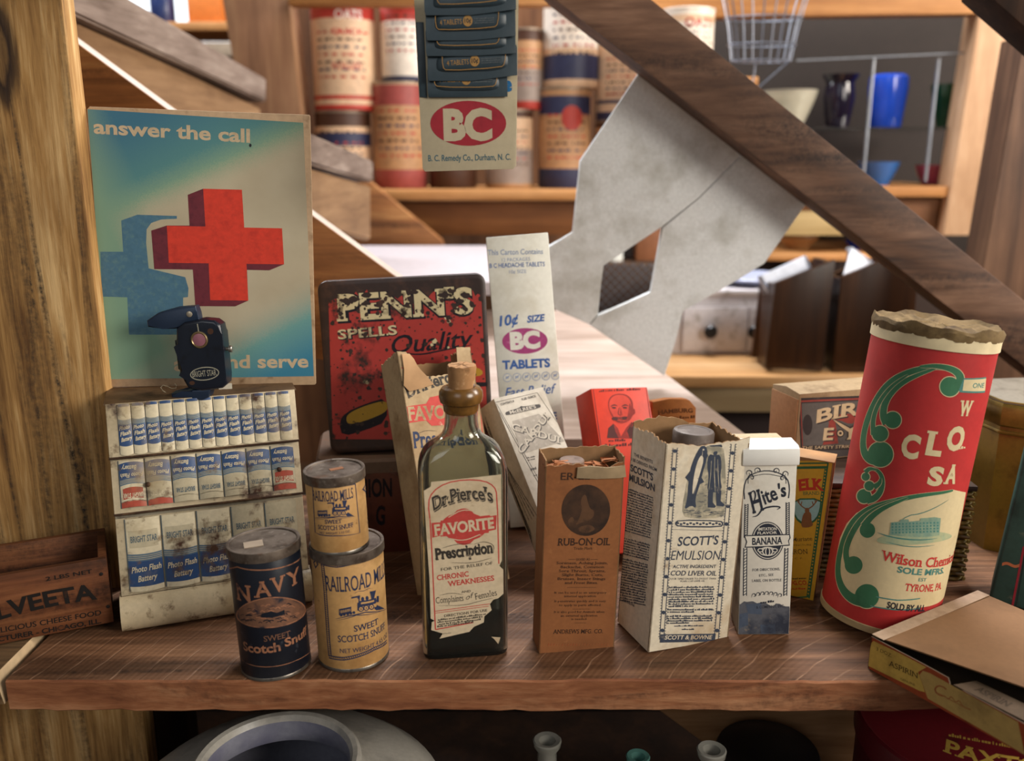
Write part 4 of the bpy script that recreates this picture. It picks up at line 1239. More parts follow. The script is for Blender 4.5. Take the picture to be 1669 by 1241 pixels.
def loco(P, o, s, sk=0.0):
    """a little steam engine with tender"""
    def q(x, y): return (o[0]+x*s, o[1]-y*s+x*s*sk)
    P.poly([q(0, 4), q(28, 4), q(28, 18), q(0, 18)], BLU); P.poly([q(2, 8), q(26, 8), q(26, 14), q(2, 14)], M_tan)
    for i in range(6): P.line([q(3+i*4, 8), q(5+i*4, 14)], 1.5*s, BLU)
    P.poly([q(30, 6), q(42, 6), q(42, 36), q(28, 36), q(28, 40), q(48, 40), q(48, 36), q(46, 20), q(46, 6)], BLU)
    P.poly([q(32, 24), q(37, 24), q(37, 33), q(32, 33)], M_tan); P.poly([q(39, 24), q(44, 24), q(44, 33), q(39, 33)], M_tan)
    P.poly([q(46, 14), q(84, 14), q(86, 20), q(84, 27), q(46, 27)], BLU); P.poly([q(50, 19), q(80, 19), q(80, 23), q(50, 23)], M_tan)
    for x in (54, 64): P.ell(q(x, 30), 3.5*s, 5*s, BLU)
    P.poly([q(74, 26), q(80, 26), q(84, 44), q(70, 44)], BLU); P.poly([q(86, 16), q(91, 16), q(91, 30), q(86, 30)], BLU)
    for x in (50, 62, 74): P.ell(q(x, 8), 6.5*s, 6.5*s, BLU); P.ell(q(x, 8), 4.3*s, 4.3*s, M_tan); P.ell(q(x, 8), 1.6*s, 1.6*s, BLU)
    for x in (5, 12, 20, 27, 84, 34): P.ell(q(x, 3), 3.2*s, 3.2*s, BLU)
    P.poly([q(86, 10), q(104, -2), q(84, -2)], BLU)
    P.line([q(-8, -3), q(20, -2), q(60, -1), q(108, -3)], 3*s, BLU, False, True); P.line([q(-4, -7), q(40, -4), q(96, -6)], 2*s, BLU, False, True)
    P.line([q(34, 46), q(44, 50), q(56, 48), q(68, 52), q(76, 50)], 1.4*s, BLU, False, True)
def hatch_frame(P, a, b, wd):
    P.box(a, b, wd, BLU)
def p_big(S_):
    P = Print(S_, v4)
    L = [(565, 570), (580, 700), (590, 850), (600, 1000), (608, 1078)]
    P.line(L, 5, BLU); P.line([(p[0]+13, p[1]) for p in L], 5, BLU)
    for i in range(44):
        y = 572+i*11.6; x = 567+(y-570)*.083
        P.line([(x+2, y), (x+11, y+6)], 3, BLU)
    T_ = [(565, 572), (650, 590), (740, 572), (830, 540), (892, 505)]
    P.line(T_, 5, BLU); P.line([(p[0], p[1]+14) for p in T_], 5, BLU)
    B_ = [(608, 1072), (690, 1084), (780, 1062), (850, 1030), (915, 992)]
    P.line(B_, 5, BLU); P.line([(p[0], p[1]+14) for p in B_], 5, BLU)
    for LL in (T_, B_):
        for i in range(len(LL)-1):
            for k_ in range(8):
                f = k_/8; x = LL[i][0]+(LL[i+1][0]-LL[i][0])*f; y = LL[i][1]+(LL[i+1][1]-LL[i][1])*f
                P.line([(x, y+3), (x+7, y+12)], 3, BLU)
    P.text('RAILROAD MILLS', (592, 726), (834, 690), 82, BLU, .005, .05, vis=8, level=True)
    loco(P, (662, 868), 2.32, -.2)
    P.text('SWEET', (742, 948), (872, 912), 34, BLU, .01, .1, level=True)
    P.text('SCOTCH SNUFF', (657, 1002), (820, 985), 36, BLU, .01, .1, vis=6, level=True)
    P.text('NET WEIGHT 4.65 OZ.', (668, 1060), (852, 1040), 24, BLU, .0, vis=10, level=True)
    P.poly([(525, 575), (540, 560), (552, 590), (537, 612)], BLU); P.poly([(531, 580), (539, 572), (546, 590), (538, 600)], M_tan)
    return P
tb_, lid, H = can('snuff_can', 'large tan snuff can with a blue train print, right of the navy can', (-.1348, .6802, 0), (-.1368, .6815, .1035), 29.6, M_tan, 0, p_big, group='snuff cans')
top = tb_.matrix_world @ Vector((0, 0, (H-.3)/1000))
def p_small(S_):
    P = Print(S_, v4)
    P.line([(520, 155), (580, 168), (660, 172), (748, 160)], 6, BLU); P.line([(520, 158), (535, 418), (560, 430), (650, 436), (772, 420), (748, 160)], 5, BLU)
    P.text('RAILROAD MILLS', (524, 245), (738, 236), 56, BLU, .005, .05, level=True)
    loco(P, (548, 335), 1.85, -.04)
    P.text('SWEET', (588, 372), (678, 368), 22, BLU, .012, .1, level=True)
    P.text('SCOTCH SNUFF', (552, 400), (738, 396), 24, BLU, .012, .1, level=True)
    P.text('NET WEIGHT 1.15 OZ.', (560, 424), (722, 420), 12, BLU, 0, level=True)
    P.poly([(783, 190), (806, 152), (826, 172), (804, 212)], BLU); P.poly([(792, 187), (806, 166), (818, 176), (803, 200)], M_tan); P.line([(798, 190), (812, 178)], 5, BLU)
    for i in range(7): P.line([(811, 228+i*22), (813, 242+i*22)], 5, BLU)
    return P
ts_, lid, H2 = can('snuff_can', 'small tan snuff can with a blue train print, stacked on the larger tan one', (top.x-.0045, top.y-.004, top.z-.0008), (top.x-.0065, top.y-.004, top.z+.0655), 23.6, M_tan, 0, p_small, group='snuff cans')
mb = MB(); mb.box((2, 0, H2-1.2), (11, 5, .4), plain('rust_scrape', '8c5a38', .8), 0, Matrix.Rotation(.5, 4, 'Z')); mb.obj('rust_patch', lid)

# ---------------------------------------------------------------- lower tin and red tobacco tin
RU = [('2a1c18', 16, .57, .66), ('2c1e1a', 46, .58, .66), ('2a1d1a', 110, .63, .68)]
M_brn = worn('dark_brick_tin', '5c2c20', [('2c1a14', 18, .5, .66), ('84685a', 30, .62, .74)], .35, spec=.55)
M_brtop = worn('dusty_tin_top', '66503f', [('3a251c', 14, .5, .7), ('7d4a30', 30, .62, .74)], .5, spec=.4)
t, w, d, h = stand('tobacco_tin', 'dusty dark brick red tin lying flat beneath the upright red tin', 'tin', (-0.2034, 0.872, 0.0, 0, 0, 8.3, 0.186, 0.115, 0.1055))
mb = MB(); mb.prism(rrect(w, d, 16), 0, h-14, M_brn, 2, 1)
P = Print(Plane(t, -d/2), crop(490, 690, 5.395))
DKB = worn('dark_tin_print', '14161f', [('5c2c20', 60, .6, .7)], .4)
P.text('UNION', (420, 655), (805, 640), 160, DKB, .03); P.text('GINGER'[0:1], (660, 890), (740, 890), 170, DKB, .03)
mb.print(P); mb.obj('body', t)
mb = MB()
R_ = [rrect(w+1.5, d+1.5, 17), rrect(w+1.5, d+1.5, 17), rrect(w-4, d-4, 14), rrect(w-12, d-12, 12)]
mb.loft([[(x, y, z) for x, y in r] for r, z in zip(R_, (h-15, h-3, h, h-.6))], M_brtop); mb.obj('lid', t, True)

t, w, d, h = stand('tobacco_tin', 'rusty red upright tobacco tin standing on the flat dark tin behind the bottle', 'tin', (-0.1915, .893, .107, -5.0, -2.3, 4.5, .1725, .034, .182))
M_pred = worn('red_tin_paint', 'a3352f', RU, .42, spec=.45, var=.06)
M_pcr = worn('cream_tin_paint', 'cbbd95', RU, .45, var=.05)
M_pbk = worn('black_tin_paint', '1c1a22', RU, .4, var=.05)
M_pyl = worn('yellow_tin_paint', 'a8862e', RU, .45, var=.05)
M_pdk = worn('dark_rust_tin', '31231f', [('4a3228', 60, .5, .7)], .42, .1, spec=.5)
mb = MB()
def face(r, o): return [(x, 0, z) for x, z in [(a, b+h/2) for a, b in rrect(w-2*o, h-2*o, max(1, r-o), 6)]]
rings = []
for o, y in ((3, d/2), (.6, d/2-1.2), (.6, 1.5), (0, 1.0), (0, -d/2+2.2), (.7, -d/2+.7), (2.2, -d/2), (5.5, -d/2+.0)):
    rings.append([(x, y, z) for x, _, z in face(10, o)])
mb.loft(rings, M_pdk)
v3 = crop(480, 400, 3.448)
P = Print(Plane(t, -d/2), v3, clip=(-w/2+3.5, w/2-3.5, 4, h-4))
# the paint with its ragged rust border at the top
edge = [(215, 1090), (190, 290)]
x = 190
while x < 1040:
    edge.append((x, 292+rnd.uniform(-40, 36)-10*math.sin(x*.02))); x += rnd.uniform(10, 24)
edge += [(1050, 300), (1090, 1080), (700, 1092)]
P.poly(edge, M_pred)
P.poly([(250, 1000), (285, 940), (400, 890), (520, 855), (520, 990), (400, 1040), (270, 1075)], M_pbk, 1)
P.poly([(288, 985), (300, 945), (400, 900), (520, 868), (530, 930), (420, 980), (310, 1010)], M_pyl, 2)
P.poly([(1000, 680), (1056, 700), (1058, 730), (1000, 740)], M_pyl, 1); P.poly([(980, 770), (1085, 770), (1085, 792), (980, 800)], M_pbk)
for dx, dy, m_, bo in ((5, 5, M_pbk, .07), (0, 0, M_pcr, .035)):
    P.text('PENN\'S', (238+dx, 422+dy), (1008+dx, 378+dy), 148, m_, bo, .06)
for dx, dy, m_, bo in ((4, 4, M_pbk, .05), (0, 0, M_pcr, .02)):
    P.text('SPELLS', (246+dx, 528+dy), (578+dx, 500+dy), 54, m_, bo)
P.text('Quality', (535, 610), (990, 570), 104, M_pbk, .012, 0, .32)
P.line([(560, 590), (690, 620), (830, 590), (1000, 560)], 9, M_pbk, False, True, 2)
for (x, y, r_) in ((850, 410, 9), (870, 430, 12), (790, 540, 16), (770, 560, 12), (400, 770, 18), (425, 755, 8), (865, 575, 9), (680, 295, 6), (600, 360, 5)):
    P.poly([(x+r_*rnd.uniform(.5, 1.4)*math.cos(a), y+r_*rnd.uniform(.4, 1.2)*math.sin(a)) for a in [i*PI/4 for i in range(8)]], M_pcr)
for i in range(300):                               # rust pits
    x, y = rnd.uniform(195, 1070), 300+760*rnd.random()**1.4
    r_ = rnd.choice((4, 5, 6, 8, 10, 14))
    P.poly([(x+r_*rnd.uniform(.6, 1.2)*math.cos(a), y+r_*rnd.uniform(.6, 1.2)*math.sin(a)) for a in [j*PI/4 for j in range(8)]], M_pdk)
for i in range(26):
    x, y = rnd.uniform(210, 1040), rnd.uniform(255, 345)
    P.poly([(x+rnd.uniform(10, 34)*math.cos(a), y+rnd.uniform(8, 22)*math.sin(a)) for a in [j*PI/5 for j in range(10)]], M_pdk)
mb.print(P); mb.obj('lid', t)
mb = MB(); mb.prism([(x, z) for x, _, z in face(10, 4)], d/2, d/2+9, M_pdk, 1, 1.5); mb.obj('base', t, True)

# ---------------------------------------------------------------- prescription bottle
t = thing('medicine_bottle', 'corked glass medicine bottle with torn red and black paper label, front centre of the shelf', 'bottle', (-.0412, .6935, 0), (0, 0, 7.3))
tilt = -1.0
def srect(w, d, p, n=64):
    out = []
    for i in range(n):
        a = 2*PI*(i+.5)/n
        c, s = math.cos(a), math.sin(a)
        out.append((w/2*math.copysign(abs(c)**(2/p), c), d/2*math.copysign(abs(s)**(2/p), s)))
    return out
M_gl = glass('bottle_glass_clear', 'bfc4ba', .02, 1.48); M_gl.node_tree.nodes['Principled BSDF'].inputs['Transmission Weight'].default_value = .985
M_shadefill = plain('bottle_shade_black', '0a0606', .1, 0, .05, .6)  # black filling stands in for the dark shadow seen through the lower glass
secs = [(0, 66, 38, 5), (1.5, 71, 43, 6.5), (5, 72.6, 45, 7.5), (158, 72.6, 45, 7.5), (166, 71.6, 44.4, 6.5), (173, 68.5, 43, 5.5), (179, 63, 41, 4.5), (183.5, 56, 38.5, 3.8), (187, 47, 35, 3), (190, 39, 31.5, 2.5), (193, 33, 29, 2.2), (197, 29, 27.5, 2.05), (203, 27.2, 26.8, 2), (214, 26, 26, 2)]
mb = MB()
outer = [[(x, y, z) for x, y in srect(w_, d_, p_)] for z, w_, d_, p_ in secs]
inner = [[(x, y, max(z, 5)) for x, y in srect(w_-5.6, d_-5.6, p_)] for z, w_, d_, p_ in secs[2:]]
R_ = outer+[[(x, y, 214) for x, y in srect(20.4, 20.4, 2)]]+list(reversed(inner))[0:]
mb.loft(R_, M_gl, True, True, True)
mb.obj('glass_body', t, True)
mb = MB()
M_amb = glass('amber_stained_glass', '7a5426', .08)
n = 48
prof = [(10.2, 211), (13.1, 211), (14.2, 212.5), (14.6, 216), (15, 218.5), (17.0, 220), (17.9, 224), (17.6, 228.5), (15.5, 231.5), (12, 232.5), (10.4, 231), (10.2, 211)]
M_wax = plain('brown_lip_residue', '6b4a20', .25, 0, .35, .6, 120)
mb.lathe(prof, M_wax, n); mb.obj('neck_lip', t, True)
mb = MB(); rr = [[(x, y, z) for x, y in srect(w_-6.4, d_-6.4, p_)] for z, w_, d_, p_ in [(5.4, 66, 40, 6), (8, 72.6, 45, 7.5), (44, 72.6, 45, 7.5)]]
mb.loft(rr, M_shadefill, True); mb.obj('shade_fill', t, True)
M_cork = worn('old_cork', 'a77c52', [('5a3820', 60, .55, .68), ('c9a074', 140, .58, .72)], .85, bumpy=.6)
mb = MB(); mb.lathe([(0, 214), (9.6, 214), (10.0, 232), (11.0, 240), (11.6, 248), (11.2, 250), (0, 250.6)], M_cork, 28)
for v in mb.bm.verts:
    if v.co.z > .233: v.co.x += .0009; v.co += Vector((rnd.uniform(-1, 1), rnd.uniform(-1, 1), rnd.uniform(-1, 1)))*.0004
mb.obj('cork', t)
v5 = crop(600, 540, 2.2167)
SP5 = Plane(t, -22.5)
LAB = worn('aged_label_paper', 'd6c2a2', [('b39a76', 16, .5, .72), ('8a6a48', 60, .66, .78)], .7)
LRED = worn('label_red', 'c0463f', [('d3b89a', 130, .62, .74)], .65)
LBK = worn('label_black', '3c3630', [('c9b598', 150, .62, .76)], .65)
mb = MB()
P = Print(SP5, v5, lift=.35)
torn = [(201, 577), (226, 562), (228, 545), (300, 538), (480, 518), (481, 600), (483, 828), (474, 848), (488, 862), (489, 948), (470, 965), (452, 970), (440, 986), (446, 1008), (420, 1030), (418, 1052), (382, 1068), (366, 1086), (330, 1094), (258, 1111), (270, 1092), (228, 1080), (230, 1052), (240, 1046), (226, 1038), (222, 900), (212, 760)]
P.poly(torn, LAB)
P.line([(243, 1078), (226, 700), (216, 620), (232, 580), (280, 548), (350, 536), (420, 540), (455, 560), (466, 590), (472, 840)], 4, LRED, False, False, 1)
P.line([(243, 1078), (380, 1052)], 4, LRED); P.line([(240, 1012), (440, 985)], 2.5, LRED); P.line([(240, 1019), (436, 993)], 2, LRED)
def arch(k): return lambda f, X, Y, Wd, H: (X, Y+k*(1-(2*f-1)**2))
for o_, m_, bo in ((3, LBK, .05), (0, LAB, .045), (0, LBK, .02)):
    P.text("Dr.Pierce's", (236+o_, 648+o_), (450+o_, 616+o_), 50, m_, bo, .08, warp=arch(5.2))
P.ell((346, 706), 52, 66, LRED, 0); P.ell((346, 706), 84, 52, LRED)
for i in range(10): P.ell((346+62*math.cos(i*PI/5), 706+62*math.sin(i*PI/5)*.86), 10, 10, LRED)
P.poly([(229, 692), (262, 690), (262, 684), (440, 664), (440, 668), (464, 664), (462, 716), (436, 722), (436, 728), (262, 742), (262, 738), (232, 746)], LRED)
P.line([(290, 672), (346, 640), (404, 658)], 3, LAB, False, False, 2); P.line([(290, 748), (346, 758), (404, 734)], 3, LAB, False, False, 2)
P.text('FAVORITE', (240, 738), (456, 710), 40, LAB, .035, .05)
P.text('Prescription', (245, 826), (452, 800), 42, LBK, .03, .05); P.text('Prescription', (243, 824), (450, 798), 42, LBK, .012, .06)
P.line([(265, 784), (320, 768), (380, 768)], 2, LBK, False, True, 2); P.line([(300, 836), (380, 838), (448, 818)], 2, LBK, False, True, 2); P.line([(380, 770), (420, 758), (456, 772), (452, 800)], 2, LBK, False, True, 2)
P.text('FOR THE RELIEF OF', (263, 866), (450, 842), 11, LBK, .0, .06)
P.text('CHRONIC', (249, 900), (364, 885), 19, LRED, .03, .05); P.text('WEAKNESSES', (288, 922), (456, 900), 19, LRED, .03, .05)
P.text('AND', (337, 946), (371, 942), 8, LBK, .02)
P.text('Complaints', (245, 984), (345, 974), 24, LBK, .0, .05); P.text('Females', (388, 970), (466, 954), 24, LBK, .0, .05); P.text('of', (352, 972), (378, 962), 18, LBK, 0, 0, .5)
P.line([(256, 955), (300, 945), (345, 952)], 2, LBK, False, True, 1); P.line([(250, 992), (350, 990), (400, 976), (460, 962)], 2, LBK, False, True, 1)
P.text('DIRECTIONS FOR USE', (275, 1033), (430, 1012), 9, LBK, .02, .05)
for i, (a, b_) in enumerate((((252, 1046), (425, 1024)), ((250, 1054), (415, 1034)), ((255, 1062), (410, 1043)), ((250, 1070), (385, 1052)))): P.greek(a, b_, 7, LBK)
P.text('Made', (272, 1096), (300, 1092), 6, LBK)
P.poly([(445, 1104), (478, 1106), (470, 1130), (455, 1112)], LAB)
mb.print(P)
mb.prism([SP5.uv(v5(p)) for p in torn], -22.75, -22.55, LAB, 1)
mb.obj('paper_label', t)

# ---------------------------------------------------------------- its carton behind
t, w, d, h = stand('medicine_carton', 'torn open upright medicine carton with red banner, leaning right behind the corked bottle', 'carton', (-0.0698, 0.7446, 0.0208, -23.6, 2.1, 30.3, 0.0785, 0.0448, 0.2309))
M_fav = worn('grimy_cream_carton', 'b9a17d', [('8a6c48', 14, .48, .68), ('5c422c', 60, .64, .76)], .75)
mb = MB()
fr_ = [(f, v) for f, v in ragged(h-1, h-1, .8, 26)]
fr_ = [(f, v-(26 if .28 < f < .80 else 20*max(0, (f-.12)/.16) if f < .28 and f > .12 else 0)) for f, v in fr_]
open_box(mb, w, d, fr_, ragged(h-8, h-6, 1), ragged(h, h-4, 1.0), ragged(h-4, h+1, 1.5), M_fav, CARD_IN)
S_ = Plane(t, -d/2)
P = Print(S_, v3, clip=(-w/2+1, w/2-1, 0, h-2))
P.line([(585, 680), (612, 900), (640, 1240)], 5, LRED); P.line([(600, 690), (700, 690)], 4, LRED); P.line([(1005, 640), (1040, 860), (1060, 1100)], 5, LRED)
P.text("Dr.Pierce's", (640, 860), (960, 760), 70, LBK, .03, .06, warp=arch(3))
P.poly([(640, 905), (740, 890), (760, 855), (830, 840), (880, 880), (1000, 880), (1025, 880), (1030, 960), (890, 975), (860, 1010), (770, 1015), (740, 985), (640, 1000), (622, 985), (615, 915)], LRED)
P.text('FAVORITE', (640, 985), (1015, 962), 78, M_fav, .03, .05)
P.text('Prescription', (672, 1140), (1030, 1110), 95, NAVY, .02, .05)
P.line([(690, 1060), (740, 1040), (800, 1045)], 3, LBK, False, True, 1)
for i in range(5): P.text('*', (990-i*4, 700+i*24), (1004-i*4, 700+i*24), 20, LRED)
mb.print(P)
SL = Plane(t, -w/2, 'left')
body = mb.obj('carton_body', t, True)
mb = MB()
fp = [S_.uv(v3(p)) for p in ((597, 615), (640, 612), (665, 640), (690, 690), (740, 740), (778, 785), (700, 810), (640, 825), (608, 790), (612, 700))]
mb.prism(fp, -d/2-2.6, -d/2-1.7, plain('torn_flap_board', 'b08a62', .85, 0, .12), 1, .2); mb.obj('torn_flap', body, True)

# ---------------------------------------------------------------- tall white tablet carton
t, w, d, h = stand('tablet_carton', 'tall white carton with purple oval and blue lettering standing behind the tilted grey carton', 'carton', (-0.0018, 0.940, 0.003, -11.3, -4.5, 1.8, 0.0696, 0.030, 0.3290))
M_bcw = worn('white_carton', 'e6e5da', [('c9c3b0', 14, .5, .72)], .55, var=.04)
M_bcs = plain('tan_carton_side', 'b39572', .7)
PUR = worn('purple_print', 'a8447c', [('c67aa4', 150, .6, .75)], .6); BB = worn('blue_print', '3f64a6', [('7d93bd', 150, .6, .75)], .6); PB = ink('8c9cbc')
mb = MB(); mb.box((0, 0, h/2), (w, d, h), M_bcw, .8)
P = Print(Plane(t, -d/2), PX, clip=(-w/2+.5, w/2-.5, 0, h-.5))
P.text('This Carton Contains', (795, 416), (885, 414), 9, PB, .01); P.text('12 PACKAGES', (818, 427), (864, 425), 6, PB); P.text('B C HEADACHE TABLETS', (798, 437), (888, 434), 7.5, BB, .01); P.text('10\u00a2 SIZE', (830, 446), (858, 445), 6, PB)
P.text('10\u00a2', (814, 532), (844, 528), 17, BB, .03, 0, .2); P.text('SIZE', (859, 526), (887, 523), 11, BB, .04, 0, .2)
P.ell((855.5, 556), 37, 21, PUR, -.03)
P.text('BC', (832, 569), (881, 566), 27, M_bcw, .06)
P.text('TABLETS', (819, 602), (897, 598), 14, BB, .045)
for i in range(6):
    c = (827+i*15.6, 616-i*.7); P.ell(c, 7, 7, PB); P.ell(c, 6, 6, M_bcw); P.line([(c[0]-3, c[1]+2), (c[0]+3, c[1]-3)], 2, PB); P.line([(c[0]-3, c[1]-2), (c[0]+2, c[1]+1)], 1.5, PB)
P.text('Fast Relief', (823, 648), (903, 641), 16, BB, .01, 0, .3)
P.text('E', (900, 684), (908, 683.5), 12, BB, .04)
mb.print(P); body = mb.obj('carton_body', t)
mb = MB(); mb.box((-w/2-.15, 0, h/2), (.3, d-1.6, h-1.6), M_bcs); mb.obj('side_panel', body)

# ---------------------------------------------------------------- tilted grey carton
t, w, d, h = stand('tonic_carton', 'grey white carton with crossed lettering, tilted to the left behind the brown ointment carton', 'carton', (0.0502, 0.7909, 0.0182, -34.3, -2.0, 37.5, 0.0648, 0.0324, 0.1883))
M_cdw = worn('dusty_grey_carton', 'b5ada0', [('958b7c', 16, .5, .7), ('7d7263', 70, .66, .76)], .7)
GK = worn('grey_black_print', '3a3634', [('8d857a', 130, .62, .75)], .6); GL = worn('pale_grey_print', '8f877c', [('a79f94', 130, .55, .7)], .6)
mb = MB(); mb.box((0, 0, h/2), (w, d, h), M_cdw, .7)
vK = crop(780, 630, 3.355)
P = Print(Plane(t, -d/2), vK, clip=(-w/2+.6, w/2-.6, 1, h-.6))
P.line([(90, 88), (320, 35), (520, 330)], 2.5, GK); P.line([(82, 82), (420, 700)], 3, GK); P.line([(98, 96), (430, 690)], 2, GK)
P.text('CONTENTS 8', (122, 106), (195, 86), 12, GK, .02); P.text('FLUID OUNCES', (238, 78), (315, 58), 12, GK, .02)
P.poly([(145, 150), (152, 138), (222, 118), (232, 106), (244, 112), (330, 96), (340, 104), (338, 118), (250, 138), (155, 160)], GK, 1)
P.text("McELREE'S", (172, 152), (315, 118), 17, M_cdw, .02, .06)
P.poly([(185, 190), (330, 150), (470, 300), (230, 370)], GL)
for o_, m_, b__ in ((4, GK, .03), (0, M_cdw, .0)):
    P.text('CARDUI', (178+o_, 236+o_), (445+o_, 312+o_), 38, m_, b__+.02, .1)
    P.text('CARDUI', (236+o_, 372+o_), (388+o_, 165+o_), 36, m_, b__+.02, .1, vis=6)
for i, (a, b_) in enumerate((((262, 396), (310, 386)), ((268, 408), (312, 398)), ((282, 456), (318, 446)), ((300, 492), (322, 486)))): P.greek(a, b_, 8, GK)
P.greek((284, 462), (316, 454), 12, GK)
mb.print(P)
P = Print(Plane(t, -w/2, 'left'), vK, clip=(-d/2+1, d/2-1, 2, h-2))
for i in range(6):
    x0 = 32+i*1.0; off = i*11
    P.greek((36+i*6, 170+i*26), (250+i*14, 760-i*10), 9, GK)
    P.greek((150+i*12, 480+i*30), (286+i*2, 800+i*14), 9, GK)
mb.print(P); mb.obj('carton_body', t)

# ---------------------------------------------------------------- brown ointment carton
t, w, d, h = stand('ointment_carton', 'rust brown carton with dark round picture and torn open top, standing near the front edge', 'carton', (0.0230, 0.6800, 0.0, 0, 1.4, 10.0, 0.0664, 0.0275, 0.1745))
t.location.z += .0004; M_upd = bpy.context.view_layer.update()
M_rub = worn('rust_brown_carton', '8f5a34', [('6d4125', 14, .5, .72), ('a36c42', 70, .62, .75)], .72)
RB = worn('dark_brown_print', '3a2519', [('7d4e2e', 130, .62, .75)], .65)
mb = MB()
open_box(mb, w, d, ragged(h-6, h-3, 1.0, 26, ((.72, .3, -8),)), ragged(h, h+1, .8), ragged(h-1, h, .8), ragged(h, h-1, .8), M_rub, CARD_IN)
v6 = crop(860, 660, 2.954)
P = Print(Plane(t, -d/2), v6, clip=(-w/2+.3, w/2-.3, 1, h-7))
P.text('ER-LE', (158, 362), (300, 360), 36, RB, .01, .06)
P.ell((280, 508), 117, 124, worn('round_picture_brown', '2e2018', [('4a3222', 40, .45, .65)], .65), .05)
FIG = worn('picture_figure', '5c3f2a', [('3a281c', 60, .5, .66)], .65)
P.poly([(262, 440), (280, 430), (290, 470), (300, 500), (320, 510), (318, 540), (290, 560), (250, 570), (228, 582), (250, 545), (262, 500), (255, 470)], FIG, 1)
P.poly([(240, 590), (300, 575), (330, 600), (290, 618), (250, 615)], FIG, 1); P.poly([(190, 560), (215, 535), (225, 560), (205, 590)], FIG, 1)
P.text('RUB-ON-OIL', (143, 678), (396, 676), 36, RB, .02, .08)
P.text('Trade Mark', (220, 698), (312, 697), 13, RB, 0, .06)
P.text('GOOD AS', (232, 750), (298, 750), 11, RB, .01, .06); P.line([(197, 745), (228, 745)], 2, RB); P.line([(302, 745), (338, 745)], 2, RB)
for i, (s, a, b_) in enumerate((('Soreness, Aching Joints,', 138, 386), ('Backache, Common', 158, 368), ('Sore Throat, Sprains,', 150, 374), ('Slight Burns, Cuts,', 164, 362), ('Bruises, Insect Stings', 144, 374), ('and Frost Bites.', 178, 338))):
    P.text(s, (a, 768+i*19), (b_, 768+i*19), 13, RB, .012, .06, res=2)
for s, a, b_, y in (('It can be used as an emergency', 128, 380, 910), ('internal application.', 176, 332, 927), ('It penetrates quickly and is easy', 128, 376, 951), ('to apply to parts affected.', 150, 354, 970), ('It is also good for Animals when', 126, 370, 1003), ('an external application', 158, 336, 1021), ('is needed.', 210, 286, 1037)):
    P.text(s, (a, y), (b_, y-1), 11, RB, .006, .05, res=1)
P.line([(190, 880), (330, 880)], 1.5, RB); P.line([(215, 984), (300, 984)], 1.5, RB); P.line([(225, 1051), (282, 1051)], 1.5, RB)
P.text('ANDREWS MFG. CO.', (122, 1103), (362, 1100), 21, RB, .008, .07)
for i in range(22): P.line([(98+i*13.5, 1160), (103+i*13.5, 1150)], 3, worn('faint_red_border', 'a05030', [('8f5a34', 90, .5, .6)], .7))
mb.print(P); body = mb.obj('carton_body', t, True)
mb = MB(); q = Plane(t, -d/2)
fp = [q.uv(v6(p)) for p in ((238, 300), (300, 292), (380, 302), (466, 288), (472, 345), (440, 350), (330, 354), (232, 352))]
mb.prism(fp, -d/2-1.8, -d/2-.6, plain('grey_torn_flap', '9a8363', .85, 0, .2), 1, .3); mb.obj('torn_flap', body, True)
mb = MB(); ct = h
for i in range(7):
    x, y = -w/2+7+i*8.5, rnd.uniform(-d/2+6, d/2-6)
    mb.box((x, y, h-9+rnd.uniform(-3, 3)), (rnd.uniform(8, 14), rnd.uniform(5, 10), 1.2), plain('crumbled_board', 'a9673a', .85, 0, .3), .2, Matrix.Translation((0, 0, 0)))
mb.jitter(1.6); mb.obj('crumpled_inner_flap', t)
o = thing('jar', 'small jar with dusty dark cap inside the brown ointment carton', 'jar', t.matrix_world @ Vector((-.004, 0, .0025)))
mb = MB(); mb.lathe([(0, 0), (11.4, 0), (11.4, h-32), (8, h-22), (0, h-22)], plain('amber_jar', '3c2314', .2), 28); mb.obj('jar_body', o)
mb = MB(); mb.lathe([(8, h-24), (10.5, h-23.5), (10.5, h-9), (9.6, h-8), (0, h-7.6)], worn('dusty_cap', '7a6558', [('4a3a30', 60, .5, .7)], .6), 28); mb.obj('cap', o)
o.scale = (1, 1, 1)

# ---------------------------------------------------------------- cod liver oil carton
t, w, d, h = stand('emulsion_carton', 'large stained cream carton with a figure carrying a fish, front right of centre', 'carton', (0.1160, 0.6795, 0.0, 0, 2.8, 21.0, 0.0805, 0.056, 0.1865))
t.location.z += .0018; bpy.context.view_layer.update()
M_sc = worn('stained_cream_carton', 'd9cdb6', [('b39670', 12, .52, .72), ('8a6a48', 34, .64, .76)], .7, bumpy=.3)
SK = worn('scotts_print', '39404f', [('9a9080', 120, .63, .76)], .65)
mb = MB()
open_box(mb, w, d, ragged(h-1, h-4, .8, 30, ((.4, .3, -2.5), (1, .2, 4))), ragged(h+2, h-3, 1.2, 26, ((.35, .35, 6),)), ragged(h-1, h-2, 1.2, 26, ((.5, .3, 3),)), ragged(h-6, h-3, 1.5), M_sc, CARD_IN, 1.3)
vs_ = [v for v in mb.bm.verts]
P = Print(Plane(t, -d/2), v6, clip=(-w/2+.6, w/2-.6, 1, h-5))
for (a, b_) in (((712, 180), (645, 1130)), ((990, 190), (908, 1130))):
    for dx in (-10, 10): P.line([(a[0]+dx, a[1]), (b_[0]+dx, b_[1])], 4, SK)
    for i in range(70):
        f = i/70; x = a[0]+(b_[0]-a[0])*f; y = a[1]+(b_[1]-a[1])*f
        P.line([(x-17, y), (x-10, y)], 3, SK); P.line([(x+10, y), (x+17, y)], 3, SK)
    for i in range(11):
        f = (i+.5)/11; P.ell((a[0]+(b_[0]-a[0])*f, a[1]+(b_[1]-a[1])*f), 9, 9, SK)
